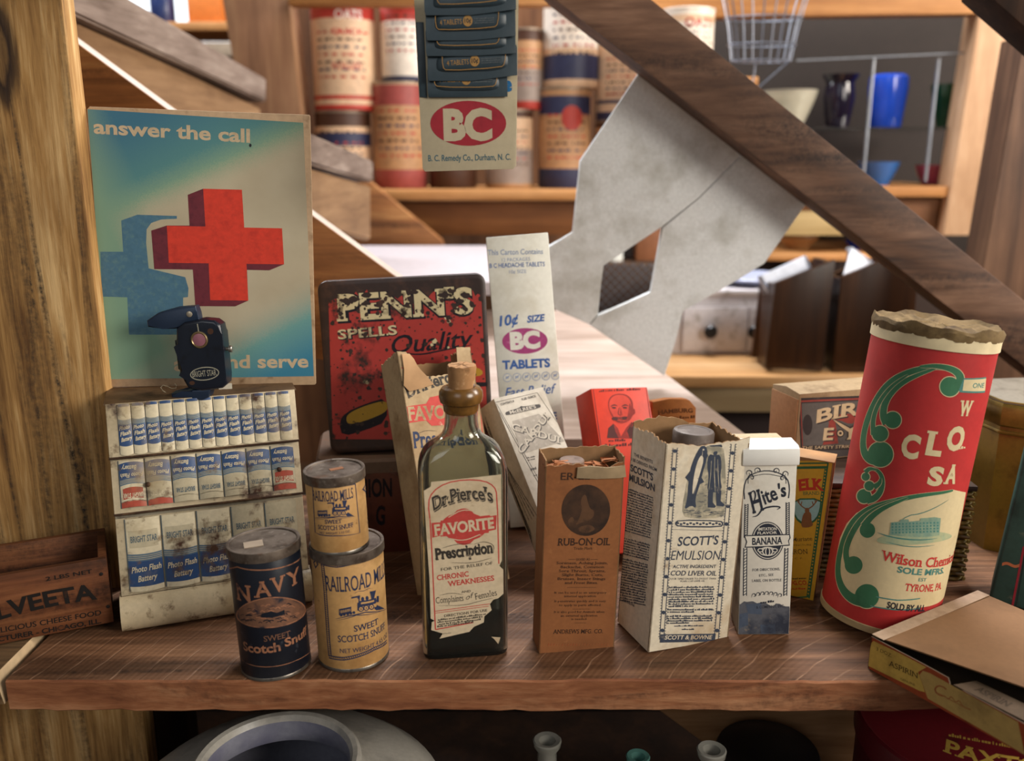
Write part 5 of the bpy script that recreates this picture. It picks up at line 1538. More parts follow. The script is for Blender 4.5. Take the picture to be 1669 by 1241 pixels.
# fisherman with a great cod on his back
GRE = worn('engraving_grey', '8d8878', [('c0b49a', 100, .45, .6)], .65)
P.poly([(742, 535), (752, 440), (790, 280), (842, 205), (940, 180), (955, 320), (950, 500), (940, 545), (800, 550)], GRE, 1)
# the cod hangs head up down his back
P.poly([(846, 192), (866, 212), (862, 262), (842, 330), (824, 400), (806, 452), (812, 500), (786, 484), (752, 508), (768, 452), (772, 380), (782, 310), (804, 250), (828, 206)], SK, 1)
P.poly([(838, 240), (848, 262), (830, 330), (806, 400), (792, 440), (794, 380), (806, 310), (822, 260)], M_sc, 1)
P.line([(842, 214), (836, 300), (800, 430)], 3, M_sc, False, True, 1); P.ell((846, 216), 4, 4, M_sc)
P.poly([(784, 316), (758, 350), (776, 372)], SK); P.poly([(830, 340), (850, 372), (826, 384)], SK)
# the man: hat, face, oilskin coat, boots
P.poly([(872, 196), (886, 180), (912, 178), (934, 192), (938, 206), (920, 200), (884, 202)], SK, 1)
P.poly([(888, 202), (916, 202), (918, 226), (904, 240), (890, 230)], GRE, 1); P.poly([(892, 226), (916, 222), (908, 246), (894, 244)], SK, 1)
P.poly([(872, 236), (900, 244), (926, 238), (934, 290), (926, 350), (936, 412), (902, 424), (862, 416), (872, 350), (862, 290)], SK, 1)
P.poly([(868, 250), (850, 268), (846, 250), (866, 232)], SK, 1)
P.line([(900, 250), (898, 330), (902, 418)], 4, GRE); P.line([(884, 270), (880, 340), (872, 408)], 3, GRE); P.line([(914, 262), (916, 330), (920, 404)], 3, GRE)
P.poly([(868, 414), (892, 420), (890, 470), (906, 488), (900, 496), (866, 494)], SK, 0); P.poly([(906, 420), (932, 412), (928, 462), (948, 482), (940, 490), (908, 486)], SK, 0)
for i in range(30):
    x, y = rnd.uniform(748, 930), rnd.uniform(500, 545); P.line([(x, y), (x+rnd.uniform(8, 26), y-rnd.uniform(0, 4))], 2.5, SK)
for i in range(18):
    x, y = rnd.uniform(812, 864), rnd.uniform(330, 490); P.line([(x, y), (x+rnd.uniform(8, 18), y-3)], 1.8, SK)
P.poly([(705, 572), (725, 552), (930, 556), (945, 572), (930, 592), (725, 590)], SK, 1); P.poly([(712, 572), (730, 558), (925, 562), (936, 573), (925, 585), (730, 583)], M_sc, 1)
for i in range(14): P.ell((722+i*15.5, 572+(i % 2)*5-2), 7, 5, SK)
P.line([(690, 600), (940, 606)], 1.6, SK)
P.text("SCOTT'S", (720, 680), (915, 672), 44, SK, .02); P.text('EMULSION', (688, 747), (922, 746), 46, SK, .0)
P.text('ACTIVE INGREDIENT', (698, 787), (905, 786), 16, SK, .015); P.text('COD LIVER OIL', (686, 822), (908, 823), 24, SK, .015)
P.text('FOUR TIMES EASIER TO DIGEST THAN', (682, 843), (906, 841), 9, SK, 0, res=1); P.text('PLAIN COD LIVER OIL', (735, 854), (852, 852), 8, SK, 0, res=1)
for i in range(9): P.greek((678, 884+i*11.4), (898 if i < 8 else 800, 881+i*11.4), 10, SK)
for i in range(2): P.greek((672, 990+i*11), (896 if not i else 800, 990+i*11), 10, SK)
for i in range(4): P.greek((668, 1022+i*11), (890 if i < 3 else 780, 1020+i*11), 10, SK)
P.greek((706, 1068), (845, 1066), 8, SK); P.greek((742, 1084), (800, 1084), 8, SK)
P.poly([(640, 1105), (905, 1102), (900, 1140), (636, 1145)], SK)
P.text('SCOTT & BOWNE', (658, 1130), (884, 1128), 20, M_sc, .02)
mb.print(P)
P = Print(Plane(t, -w/2, 'left'), v6, clip=(-d/2+1, d/2-1, 2, h-6))
P.text('THE BENEFITS', (512, 246), (602, 284), 16, SK, .01); P.text('TO BE DERIVED FROM', (484, 262), (622, 322), 16, SK, .01)
P.text("SCOTT'S", (496, 318), (604, 366), 34, SK, .03); P.text('EMULSION', (476, 358), (612, 418), 34, SK, .03)
for i in range(44): 
    if i in (17, 18, 26): continue
    P.greek((486-i*1.0, 410+i*12.4), (606-i*.85, 452+i*12.0), 9, SK)
P.text('SCOTT & BOWNE', (460, 945), (516, 975), 12, SK, .01)
mb.print(P)
mb.obj('carton_body', t, True)
o = thing('medicine_bottle', 'capped bottle inside the large stained cream carton', 'bottle', t.matrix_world @ Vector((.003, 0, .003)), (0, 2.8, 21.0))
mb = MB(); R_ = [[(x, y, z) for x, y in srect(a, b_, 4)] for z, a, b_ in ((0, 60, 42), (130, 60, 42), (150, 46, 38), (160, 30, 30), (166, 28, 28))]
mb.loft(R_, plain('dark_brown_bottle', '2a1a10', .15)); mb.obj('bottle_glass', o, True)
M_cap = worn('dusty_grey_cap', '6a5f58', [('9a918a', 40, .5, .7)], .55, .2)
mb = MB(); n = 60; mb.lathe([(14, h-16), (17.6, h-15.6), (17.6, h-4.5), (16.6, h-3), (14, h-2.6), (13, h-3.4), (0, h-3.2)], M_cap, n)
for v in mb.bm.verts:
    if math.hypot(v.co.x, v.co.y) > .0172:
        k_ = 1-.018*(round(math.atan2(v.co.x, v.co.y)/(2*PI/60)) % 2); v.co.x *= k_; v.co.y *= k_
mb.obj('cap', o)

# ---------------------------------------------------------------- flavouring carton
t, w, d, h = stand('flavoring_carton', 'slim white carton with black banana flavor label and scorched dark foot', 'carton', (0.2002, 0.7101, 0.0, 0, -1.8, -2.5, 0.0445, 0.03, 0.1720))
t.location.z += .0008; bpy.context.view_layer.update()
M_hi = worn('white_flavor_carton', 'ddd6c8', [('bda98a', 14, .52, .72)], .6, var=.05)
HK = worn('blueblack_print', '2b2f3a', [('a79f92', 140, .64, .76)], .6)
STN2 = worn('scorched_paper', '5a5b62', [('2f3340', 30, .46, .6), ('8a7d6a', 60, .6, .7)], .75)
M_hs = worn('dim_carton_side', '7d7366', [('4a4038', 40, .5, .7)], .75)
mb = MB(); mb.box((0, 0, h/2), (w, d, h), M_hi, .8)
P = Print(Plane(t, -d/2), v6, clip=(-w/2+.4, w/2-.4, .6, h-1))
low = [(985, 1115), (1000, 950)]
x = 1000
while x < 1270:
    low.append((x, 955+rnd.uniform(-14, 10)+max(0, (x-1150))*.25)); x += rnd.uniform(8, 20)
low += [(1275, 1060), (1272, 1120)]
P.poly(low, STN2)
for q_ in ([(1050, 960), (1125, 955), (1128, 1010), (1060, 1005)], [(1120, 1060), (1190, 1055), (1195, 1108), (1125, 1110)], [(1010, 1010), (1060, 1000), (1062, 1060), (1015, 1080)]): P.poly(q_, worn('blue_paper_patch', '4b5566', [('2f3340', 40, .5, .66)], .7))
BR = [(1040, 1100), (1048, 480), (1040, 400), (1046, 350), (1090, 318), (1150, 305), (1215, 318), (1258, 352), (1262, 400), (1258, 470), (1240, 1085)]
for (a, b_) in (((1054, 478), (1050, 640)), ((1048, 690), (1046, 920)), ((1252, 470), (1252, 630)), ((1246, 690), (1240, 920))):
    P.line([a, b_], 18, HK); P.line([a, b_], 9, M_hi)
    n_ = 16
    for i in range(n_):
        f = (i+.5)/n_; x, y = a[0]+(b_[0]-a[0])*f, a[1]+(b_[1]-a[1])*f
        P.line([(x-6, y+4), (x+6, y-4)], 3.4, HK)
P.line([(1044, 455), (1040, 400), (1056, 350), (1100, 325), (1150, 316), (1205, 325), (1250, 352), (1262, 400), (1256, 450)], 5, HK, False, False, 1)
P.line([(1062, 380), (1060, 350), (1100, 340), (1150, 332), (1205, 342), (1244, 352), (1244, 380)], 3, HK, False, False, 1)
for (x, y, sg) in ((1070, 330, 1), (1238, 335, -1), (1078, 352, 1), (1228, 355, -1), (1110, 318, 1), (1195, 320, -1)):
    P.line([(x-14*sg, y+8), (x-18*sg, y-6), (x-4*sg, y-16), (x+10*sg, y-8), (x+8*sg, y+6), (x-2*sg, y+6), (x-3*sg, y-3)], 4.5, HK, False, True, 2)
P.text('H', (1084, 524), (1138, 506), 108, HK, .015, .05, .1); P.text('ite', (1142, 480), (1208, 452), 74, HK, .02, 0, .08); P.text("'s", (1210, 446), (1246, 438), 66, HK, .03, 0, .1)
P.line([(1078, 490), (1100, 440), (1090, 410), (1074, 425)], 7, HK, False, True, 2)
P.line([(1082, 540), (1108, 535), (1130, 500), (1180, 488), (1222, 492), (1200, 505)], 8, HK, False, True, 2)
P.ell((1155, 655), 78, 92, HK); P.ell((1155, 655), 73, 87, M_hi); P.ell((1155, 655), 69, 83, HK)
P.poly([(1042, 628), (1262, 622), (1266, 640), (1258, 655), (1262, 678), (1180, 684), (1045, 688), (1052, 660)], HK); P.poly([(1047, 633), (1258, 627), (1260, 640), (1253, 655), (1257, 673), (1180, 679), (1050, 683), (1057, 660)], M_hi)
P.text('IMITATION', (1110, 606), (1198, 604), 15, M_hi, .02); P.text('FLAVOR', (1106, 624), (1200, 621), 13, M_hi, .02)
P.text('BANANA', (1080, 674), (1226, 669), 34, HK, .03, .08)
for rx in (42, 26, 12): P.ell((1155, 706), rx, 22, M_hi); P.ell((1155, 706), rx-5, 17, HK)
P.ell((1120, 700), 14, 10, M_hi); P.ell((1120, 700), 9, 6, HK); P.ell((1190, 700), 14, 10, M_hi); P.ell((1190, 700), 9, 6, HK)
P.text('FOR DIRECTIONS,', (1082, 802), (1215, 797), 13, HK, .005, .05, res=2); P.text('ETC., SEE', (1115, 828), (1184, 824), 12, HK, .005, .05, res=2); P.text('LABEL ON BOTTLE', (1080, 854), (1222, 850), 13, HK, .005, .05, res=2)
for i in range(7):
    x = 1090+i*21; y = 920-10*math.sin(i/6*PI)
    P.line([(x-12, y+8), (x-8, y-10), (x+6, y-10), (x+6, y+4), (x-3, y+3)], 4, HK, False, True, 1)
P.greek((1120, 958), (1190, 950), 12, HK); P.text('& COMPANY, INC.', (1100, 982), (1236, 975), 14, HK, .01, .05, res=2)
P.line([(1240, 1030), (1222, 1040), (1228, 1058), (1248, 1056), (1246, 1076), (1226, 1080)], 5, HK, False, True, 2)
mb.print(P)
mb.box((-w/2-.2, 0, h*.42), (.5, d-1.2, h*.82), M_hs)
mb.obj('carton_body', t)
mb = MB()
pr = [(-d/2-1.6, h-13.5), (-d/2-2.6, h-12), (-d/2-2.8, h-3), (-d/2-1.4, h+.8), (-d/2+3, h+2.6), (d/2-4, h+2), (d/2-4, h+1.0), (-d/2+3, h+1.4), (-d/2-.2, h-.4), (-d/2-1.0, h-3), (-d/2-.8, h-13)]
mb.prism(pr, -w/2-1.2, w/2+1.2, plain('bright_white_flap', 'efece4', .5, 0, .04), 0, .2)
mb.obj('folded_flap', t, True)

# ---------------------------------------------------------------- yellow carton with the stag
t, w, d, h = stand('tincture_carton', 'yellow carton with green border and a stag, behind the white flavor carton', 'carton', (0.2565, 0.7870, 0.0, -1.0, 2.9, -24.0, 0.0345, 0.0279, 0.1395))
t.location.z += .0018; bpy.context.view_layer.update()
M_yel = worn('mustard_carton', 'c09222', [('9a6f1c', 16, .52, .72)], .5, var=.06)
M_ysd = worn('tan_carton_edge', '8a5f38', [('5c3c24', 30, .5, .7)], .7)
GRN = ink('2f5a38'); ERD = ink('b23420'); EBK = ink('4a3818')
mb = MB(); mb.box((0, 0, h/2), (w, d, h), M_ysd, .6)
P = Print(Plane(t, -d/2), crop(1200, 480, 2.1386), clip=(-w/2+.4, w/2-.4, .5, h-.5))
P.poly([(195, 580), (336, 580), (268, 1068), (170, 1075)], M_yel)
P.line([(190, 590), (322, 588)], 5, GRN); P.line([(190, 605), (316, 603)], 9, GRN); P.line([(320, 588), (254, 1060)], 5, GRN); P.line([(310, 600), (246, 1052)], 2.5, GRN); P.line([(170, 1060), (256, 1054)], 5, GRN)
for i in range(40): P.ell((313-i*1.62, 612+i*11.2), 3.5, 3.5, GRN)
P.text('ELK', (219, 684), (307, 684), 38, ERD, .05, .1, warp=arch(1.2))
P.text('BRAND', (234, 700), (290, 699), 13, GRN, 0, .05)
SKY_ = ink('8fb0ae'); STG = ink('7d5230')
P.poly([(196, 712), (298, 710), (296, 750), (284, 785), (250, 808), (215, 795), (198, 765)], GRN, 1); P.poly([(200, 717), (293, 715), (290, 750), (279, 780), (250, 800), (218, 788), (202, 760)], SKY_, 1)
P.poly([(225, 812), (230, 775), (238, 760), (250, 756), (262, 762), (262, 790), (270, 806), (248, 814)], STG, 1); P.ell((247, 754), 8, 10, STG)
for sg in (-1, 1):
    P.line([(247+sg*4, 748), (247+sg*20, 738), (247+sg*32, 722), (247+sg*36, 716)], 4, STG, False, False, 1); P.line([(247+sg*22, 737), (247+sg*18, 722)], 3, STG); P.line([(247+sg*30, 728), (247+sg*27, 716)], 3, STG)
P.text('Muriate', (196, 862), (266, 858), 14, EBK, .005, .06); P.text('TINCTURE', (198, 878), (262, 876), 6, EBK); P.text('IRON', (196, 906), (250, 905), 18, EBK, .005, .07); P.text('C. P.', (205, 924), (232, 923), 6, EBK)
P.text('MFG.CO.', (176, 1014), (250, 1012), 15, ERD, .03, .06); P.greek((196, 994), (250, 992), 7, EBK); P.greek((196, 1030), (242, 1028), 7, ERD)
mb.print(P)
mb.box((0, 0, h+.2), (w+.6, d+.6, .8), plain('tan_top_flap', 'b08455', .7), .2)
mb.obj('carton_body', t)

# ---------------------------------------------------------------- red portrait box, brown one, small cream one
t, w, d, h = stand('portrait_box', 'bright red carton with a bald moustached man, between the brown and the cream cartons', 'carton', (0.1064, 0.8404, 0.0230, -28.2, 4.7, 23.9, 0.0709, 0.0365, 0.1753))
t.location.z += -.0055; bpy.context.view_layer.update()
M_rd = worn('scarlet_carton', 'd23a22', [('b82f1c', 16, .52, .72)], .5, var=.05)
RK = worn('dark_on_red', '4a1512', [('c23420', 110, .6, .74)], .6); RM = worn('mid_red_tone', '8c231a', [('b83020', 90, .5, .7)], .6)
mb = MB(); mb.box((0, 0, h/2), (w, d, h), M_rd, .8)
v7b = crop(780, 480, 3.21)
P = Print(Plane(t, -d/2), v7b, clip=(-w/2+.5, w/2-.5, 2, h-.6))
P.line([(640, 790), (598, 486), (875, 476), (905, 690)], 4, RK)
P.greek((630, 512), (700, 506), 13, RK); P.greek((708, 507), (762, 504), 13, RK); P.greek((775, 504), (845, 500), 13, RK)
# head: outline, features, collar and coat
P.poly([(680, 600), (676, 560), (695, 528), (735, 518), (780, 526), (808, 560), (808, 600), (818, 600), (820, 625), (806, 632), (796, 655), (770, 672), (735, 676), (705, 655), (692, 625)], RM, 2)
P.poly([(684, 600), (682, 562), (700, 534), (735, 524), (774, 532), (798, 562), (798, 605), (790, 645), (765, 664), (735, 668), (710, 648), (696, 620)], M_rd, 2)
for e_ in (708, 765): P.line([(e_-18, 588), (e_, 578), (e_+18, 584)], 7, RK, False, True, 1); P.ell((e_, 594), 12, 5, RK, .05)
P.line([(736, 590), (728, 628), (742, 634)], 5, RK, False, True, 1); P.poly([(742, 590), (752, 632), (738, 640)], RM)
P.poly([(692, 650), (710, 640), (738, 644), (768, 638), (790, 646), (770, 660), (738, 656), (708, 662)], RK, 1); P.line([(722, 664), (755, 663)], 4, RK)
P.poly([(790, 560), (800, 600), (790, 650), (772, 668), (782, 620)], RM, 1)
P.poly([(672, 752), (678, 700), (705, 676), (728, 700), (745, 745), (776, 695), (800, 668), (840, 690), (862, 740), (860, 756)], RM, 0)
P.poly([(672, 752), (680, 700), (706, 678), (716, 720), (735, 754)], RK); P.poly([(790, 754), (776, 715), (802, 670), (840, 692), (862, 754)], RK)
P.greek((680, 772), (780, 768), 14, RK); P.greek((660, 800), (840, 790), 18, RK)
mb.print(P)
mb.box((w*.26, d/2-4, h+.6), (w*.42, 6, .8), plain('dark_tuck_flap', '6b4a34', .8), .2)
mb.obj('carton_body', t)

t = thing('brown_carton', 'small orange brown carton top peeping between the red box and the stained cream carton', 'carton', (ony(1098, 700, .93).x, .93, 0), (-10, 2, 8))
zt_ = (ony(1098, 658, .93).z)*1000
M_ob = worn('orange_brown_board', '9c5f28', [('7a4519', 14, .5, .7)], .65)
mb = MB(); pts = [(-25, 0), (25, 0), (25, zt_-9), (18, zt_-1), (14, zt_+1), (-6, zt_+1), (-25, zt_-2)]
mb.prism(pts, -9, 9, M_ob, 1, .6)
P = Print(Plane(t, -9), crop(1000, 600, 5.563)); P.text('HAMBURG', (400, 425), (720, 405), 38, ink('5c3413'), .03, .08, warp=arch(1.0)); P.greek((415, 470), (740, 455), 30, ink('5c3413'))
mb.print(P); mb.obj('carton_body', t, True)

t = thing('cream_carton', 'small cream carton with a blue border line lying behind the white flavor carton', 'carton', (ony(1236, 720, .80).x, .80, 0), (0, 0, 4))
M_cc = worn('cream_board', 'c2ad8c', [('a08866', 16, .5, .7)], .7)
zt_ = ony(1236, 722, .785).z*1000
mb = MB(); mb.box((0, 0, zt_/2), (46, 30, zt_), M_cc, 1.2); P = Print(Plane(t, -15), PX, clip=(-21, 21, 5, zt_-1.5)); P.line([(1180, 731), (1270, 729)], 1.6, NAVY); P.line([(1270, 729), (1268, 800)], 1.6, NAVY); mb.print(P)
mb.obj('carton_body', t)

# ---------------------------------------------------------------- basket and what stands on it
t, w, d, h = stand('wicker_basket', 'dark lidded wicker basket behind the tilted red salt carton', 'basket', (0.262, 0.826, 0.0, 0, 0.4, -3.0, 0.190, 0.100, 0.1020))
M_wk = worn('olive_wicker', '7d6c2e', [('4a3a1a', 30, .5, .68)], .5, spec=.5); M_wk2 = plain('dark_wicker', '2c2114', .7)
M_blid = wood('dark_basket_lid', '2a1e18', '423228', '5c4a3c', 0, 30, .5, seed=23)
mb = MB(); mb.box((0, 0, (h-6)/2), (w-6, d-6, h-6), M_wk2); mb.obj('lining', t)
def weave(face_):
    mb = MB()
    nrow = 19; L = w if face_ in 'fb' else d
    npost = int(L/9)
    for r_ in range(nrow):
        z = 3+(h-12)*r_/(nrow-1)
        pts = []
        for i in range(npost*3+1):
            x = -L/2+L*i/(npost*3)
            y = 1.5*math.sin((x/L*npost+(r_ % 2))*PI)
            if face_ == 'f': pts.append((x, -d/2+1+y, z))
            if face_ == 'b': pts.append((x, d/2-1+y, z))
            if face_ == 'l': pts.append((-w/2+1+y, x, z))
            if face_ == 'r': pts.append((w/2-1+y, x, z))
        mb.tube(pts, 2.1, M_wk, 6)
    return mb.obj('woven_side', t)
for f_ in 'fblr': weave(f_)
mb = MB(); mb.box((0, 0, h-3), (w+3, d+3, 6), M_blid, 1.5); mb.obj('lid', t)
zl = h/1000
t, w, d, h = stand('match_box', 'faded brown matchbox with an owl eye label standing on the wicker basket', 'matchbox', (0.2945, 0.880, zl+.0006, 0, 0, 16, 0.140, 0.050, 0.0735))
t.location.y = t.location.y
M_mb = worn('tan_match_board', 'a67a54', [('8a6040', 16, .5, .7)], .75); M_mlab = worn('match_label_frame', 'a08866', [('7d6648', 40, .5, .7)], .7)
MGR = worn('match_grey', '5a5550', [('47423e', 60, .5, .7)], .7); MRD = worn('match_red', '8c3a30', [('6d3028', 60, .55, .7)], .7); MDK = worn('match_dark', '322a28', [('4a403a', 60, .55, .7)], .7); MCR = worn('match_cream', 'c2ab86', [('a08866', 60, .58, .72)], .7)
mb = MB()
M_mside = worn('purplish_striker', '6f5c56', [('54443f', 40, .5, .7)], .8)
prof = [(-d/2, 0), (d/2, 0), (d/2, h-1.5), (0, h+2.5), (-d/2, h)]
mb.prism([(a, b_) for a, b_ in prof], -w/2, w/2, M_mlab, 0, .5, m_side=M_mlab)
for f in mb.bm.faces:
    if f.normal.z > .6: f.material_index = mb.slot(M_mside)
v7 = crop(1200, 480, 2.1386)
P = Print(Plane(t, -d/2), v7, clip=(-w/2+2, w/2-2, 1, h-1.5))
P.poly([(216, 362), (640, 345), (640, 575), (226, 575)], MDK); P.poly([(222, 370), (640, 352), (640, 575), (232, 575)], MRD); P.poly([(226, 376), (640, 358), (640, 575), (234, 575)], MDK); P.poly([(228, 380), (640, 362), (640, 520), (232, 528)], MGR)
P.ell((248, 455), 17, 36, MDK); P.poly([(300, 440), (340, 420), (400, 415), (470, 418), (480, 432), (420, 436), (400, 455), (355, 436), (320, 445)], MRD, 1); P.poly([(325, 432), (345, 445), (355, 520), (300, 525), (318, 480)], MRD)
for o_, m_ in ((4, MDK), (0, MCR)):
    P.text("BIRD'S", (278+o_, 448+o_), (560+o_, 420+o_), 46, m_, .03, .08, vis=6, warp=arch(4.5))
    P.text('E', (301+o_, 508+o_), (336+o_, 506+o_), 42, m_, .03, .09)
    P.text('E', (462+o_, 506+o_), (498+o_, 504+o_), 42, m_, .03, .09)
# owl face made into the letter Y
P.poly([(330, 430), (372, 450), (396, 462), (430, 446), (478, 425), (470, 445), (425, 470), (412, 480), (412, 498), (420, 508), (378, 509), (386, 498), (386, 478), (360, 462)], MDK)
P.poly([(334, 434), (372, 454), (397, 468), (430, 450), (468, 434), (460, 446), (420, 470), (408, 482), (408, 498), (414, 505), (384, 506), (391, 497), (391, 480), (362, 460)], MCR)
for x in (362, 438): P.ell((x, 484), 14, 14, MDK); P.ell((x, 484), 10, 10, MCR); P.ell((x, 484), 5, 5, MDK)
P.text('THE SAFETY STRIKE ANYWHERE MATCH', (228, 541), (452, 533), 11, MCR, .01, 0, vis=21, res=2)
P.poly([(228, 548), (640, 530), (640, 580), (232, 580)], plain('match_lower_grey', '4a4340', .8))
mb.print(P)
mb.obj('sleeve', t, True)
mb = MB(); mb.box((-w/2-.6, 0, h*.46), (1.6, d-1.6, h*.92), M_mb, .4); mb.obj('end_flap', t)
# brass caddy tin and teal tin
q = onz(1563, 925)
t = thing('caddy_tin', 'brass coloured lidded tin caddy with dull grey lid, right of the wicker basket', 'tin', (.565, .935, 0), (0, 0, 8))
M_brs = worn('dull_brass_tin', '8a6f2c', [('5c4718', 20, .5, .68)], .32, .5, spec=.6); M_glid = worn('dusty_grey_lid', '8d8577', [('6a6154', 30, .5, .7)], .6)
zt_ = ony(1630, 690, .90).z*1000
def octo(w_, d_, c_): return [(-w_/2+c_, -d_/2), (w_/2-c_, -d_/2), (w_/2, -d_/2+c_), (w_/2, d_/2-c_), (w_/2-c_, d_/2), (-w_/2+c_, d_/2), (-w_/2, d_/2-c_), (-w_/2, -d_/2+c_)]
mb = MB(); mb.prism(octo(122, 110, 18), 0, zt_, M_brs, 2, 1); mb.obj('body', t)
mb = MB()
mb.loft([[(x, y, z) for x, y in octo(a, b_, 18)] for a, b_, z in ((123, 111, zt_), (126, 114, zt_+2), (126, 114, zt_+20), (122, 110, zt_+24))], M_brs, False); mb.prism(octo(121, 109, 18), zt_+23, zt_+27, M_glid, 2, 1.5)
mb.tube([(x, y, zt_-6) for x, y in octo(124, 112, 18)], 2, M_brs, 8, True)
mb.obj('lid', t, True)
mb = MB(); mb.tube([(8, -57, zt_-78), (8, -60, zt_-76), (14, -62, zt_-58), (22, -60, zt_-48), (26, -57, zt_-50)], 1.8, M_blk, 8); mb.tube([(2, -57, zt_-80), (18, -60, zt_-82), (26, -57, zt_-84)], 1.5, M_blk, 8); mb.obj('hasp', t)
t, w, d, h = stand('teal_tin', 'teal painted tin with a thin red stripe at the right edge of the shelf', 'tin', (0.4508, 0.7663, 0.0042, -1.1, 4.3, -31, 0.075, 0.05, 0.205))
M_teal = worn('teal_tin_paint', '34564e', [('243c36', 20, .5, .68), ('6a7a66', 70, .62, .74)], .5); 
mb = MB(); mb.box((0, 0, h/2), (w, d, h), M_teal, 3, None, 3)
P = Print(Plane(t, -d/2), v7, clip=(-w/2+2, w/2-2, 2, h-2)); P.line([(1003, 880), (962, 1090)], 7, ink('8c2a34')); P.line([(1020, 830), (975, 1090)], 4, ink('20302e')); P.text('~', (925, 960), (985, 970), 60, ink('b06a44'), .02)
mb.print(P); mb.obj('body', t)

# ---------------------------------------------------------------- red salt carton
a, b = Vector((.3372, .7445, .0045)), Vector((.3632, .749, .2745))
ax = b-a; Hs = ax.length*1000
t = thing('salt_carton', 'tall red and cream round salt carton with green scrolls, tilted to the right', 'carton', a, (-math.degrees(math.atan2(ax.y, math.hypot(ax.x, ax.z))), math.degrees(math.atan2(ax.x, ax.z)), 0))
r = 50.2
M_salt = worn('salt_red_paper', 'b5302f', [('9c2728', 14, .5, .72)], .5, spec=.35, var=.05); M_sctr = worn('salt_cream', 'd6c49a', [('bfa97c', 12, .5, .72), ('a08a60', 60, .66, .78)], .6, var=.05)
SG = worn('salt_green', '3d7352', [('356448', 60, .5, .7)], .55, var=.05); STL = worn('salt_teal', '4a8078', [('5f8f84', 80, .5, .7)], .55)
mb = MB()
mb.lathe([(0, .5), (r-2, 0), (r+.8, .4), (r+.8, 6), (r, 6.6)], plain('salt_base_board', 'a8926a', .7), 96)
mb.lathe([(r, 6.6), (r, Hs-9)], M_salt, 96)
P = Print(Cyl(t, r), v7)
# cream panel below
pan = [(497, 1090), (560, 1098), (640, 1092), (760, 1060), (800, 900), (800, 690), (752, 680), (650, 693), (540, 715), (470, 738), (420, 762), (385, 800), (362, 850), (352, 900), (350, 950), (352, 1000), (372, 1050), (420, 1078), (460, 1085)]
P.poly(pan, M_sctr)
def scroll(pts, wd, knob, r_):
    """a leaf scroll that swells along its length and ends in a round knob, outlined in cream"""
    for g, m_ in ((6, M_sctr), (0, SG)):
        P.line(pts, wd+g, m_, False, (lambda f: .14+.86*f**.8), 3)
        P.ell(knob, r_+g/2, r_+g/2, m_)
    return
scroll([(795, 285), (740, 258), (680, 252), (600, 270), (530, 310), (480, 380), (445, 470), (440, 545), (470, 580), (510, 570)], 40, (503, 558), 44)
scroll([(700, 256), (620, 285), (560, 320), (520, 370), (510, 420), (525, 450)], 34, (546, 438), 29)
scroll([(600, 280), (540, 320), (495, 380), (475, 440), (480, 490)], 26, (502, 486), 28)
scroll([(640, 252), (700, 248), (760, 262), (785, 290), (770, 325)], 34, (744, 322), 34)
scroll([(445, 612), (480, 604), (510, 630), (508, 680), (485, 712), (455, 718)], 26, (446, 704), 25)
scroll([(505, 640), (500, 660), (480, 672)], 22, (464, 668), 17)
scroll([(490, 612), (465, 606), (450, 622)], 20, (452, 636), 14)
scroll([(755, 683), (640, 698), (540, 722), (460, 748), (400, 800), (365, 880), (352, 960), (365, 1020), (400, 1060), (440, 1070)], 38, (456, 1052), 42)
scroll([(560, 716), (480, 750), (430, 790), (395, 850), (380, 900), (392, 945)], 34, (410, 944), 31)
scroll([(600, 708), (520, 740), (470, 775), (445, 810)], 26, (458, 822), 27)
P.poly([(792, 292), (870, 288), (866, 342), (780, 342), (775, 335)], STL); P.poly([(794, 297), (870, 293), (866, 336), (788, 336)], M_sctr)
P.text('ONE', (822, 326), (853, 322), 17, STL, .02, 0, vis=2, level=True)
PG = Print(Cyl(t, r), crop(1300, 620, 3.2656))
for c_, xa, xb, y_, h_ in (('W', 852, 922, 184, 76), ('C', 543, 642, 398, 122), ('L', 667, 764, 388, 122), ('O', 784, 874, 366, 122), ('S', 686, 768, 552, 96), ('A', 776, 838, 546, 96)):
    PG.text(c_, (xa, y_), (xb, y_), h_, M_sctr, .05, 0 if c_ in 'COS' else .09, level=True)
mb.print(PG)
P.greek((756, 545), (800, 536), 10, M_sctr)
# factory and hills
P.line([(560, 800), (600, 770), (640, 765), (690, 745), (740, 715)], 3, STL, False, True, 1)
P.ell((620, 850), 130, 22, worn('salt_pale_green', '9fae8e', [('b9b98f', 60, .45, .62)], .6), -.06)
P.poly([(534, 838), (540, 795), (570, 792), (572, 785), (600, 784), (602, 792), (640, 788), (642, 780), (690, 776), (712, 780), (706, 840)], worn('salt_mid_green', '7d9a88', [('9fae8e', 70, .5, .66)], .6))
for r0 in range(4):
    for c0 in range(14): P.rect((542+c0*12, 798+r0*10-c0*.4), (548+c0*12, 804+r0*10-c0*.4), STL)
P.line([(492, 830), (540, 846), (620, 856), (700, 850)], 5, STL, False, True, 1); P.line([(520, 862), (600, 880), (690, 874)], 3, STL, False, True, 1)
P.text('Wilson Chemical', (502, 924), (652, 922), 36, RED, .02, .09, vis=6, level=True)
P.text('SOLE MFRS.', (560, 968), (648, 964), 22, STL, .03, vis=4, level=True)
P.text('EST', (634, 1000), (662, 997), 12, STL, .01, level=True)
P.text('TYRONE, PA.', (585, 1032), (638, 1026), 26, RED, .02, .08, vis=3, level=True)
P.line([(488, 1054), (560, 1066), (640, 1060)], 4, STL); P.line([(468, 1086), (560, 1100), (640, 1094)], 4, STL)
P.text('SOLD BY ALL', (524, 1092), (622, 1086), 23, K, .03, vis=7, level=True)
mb.print(P); mb.obj('body', t)
mb = MB()
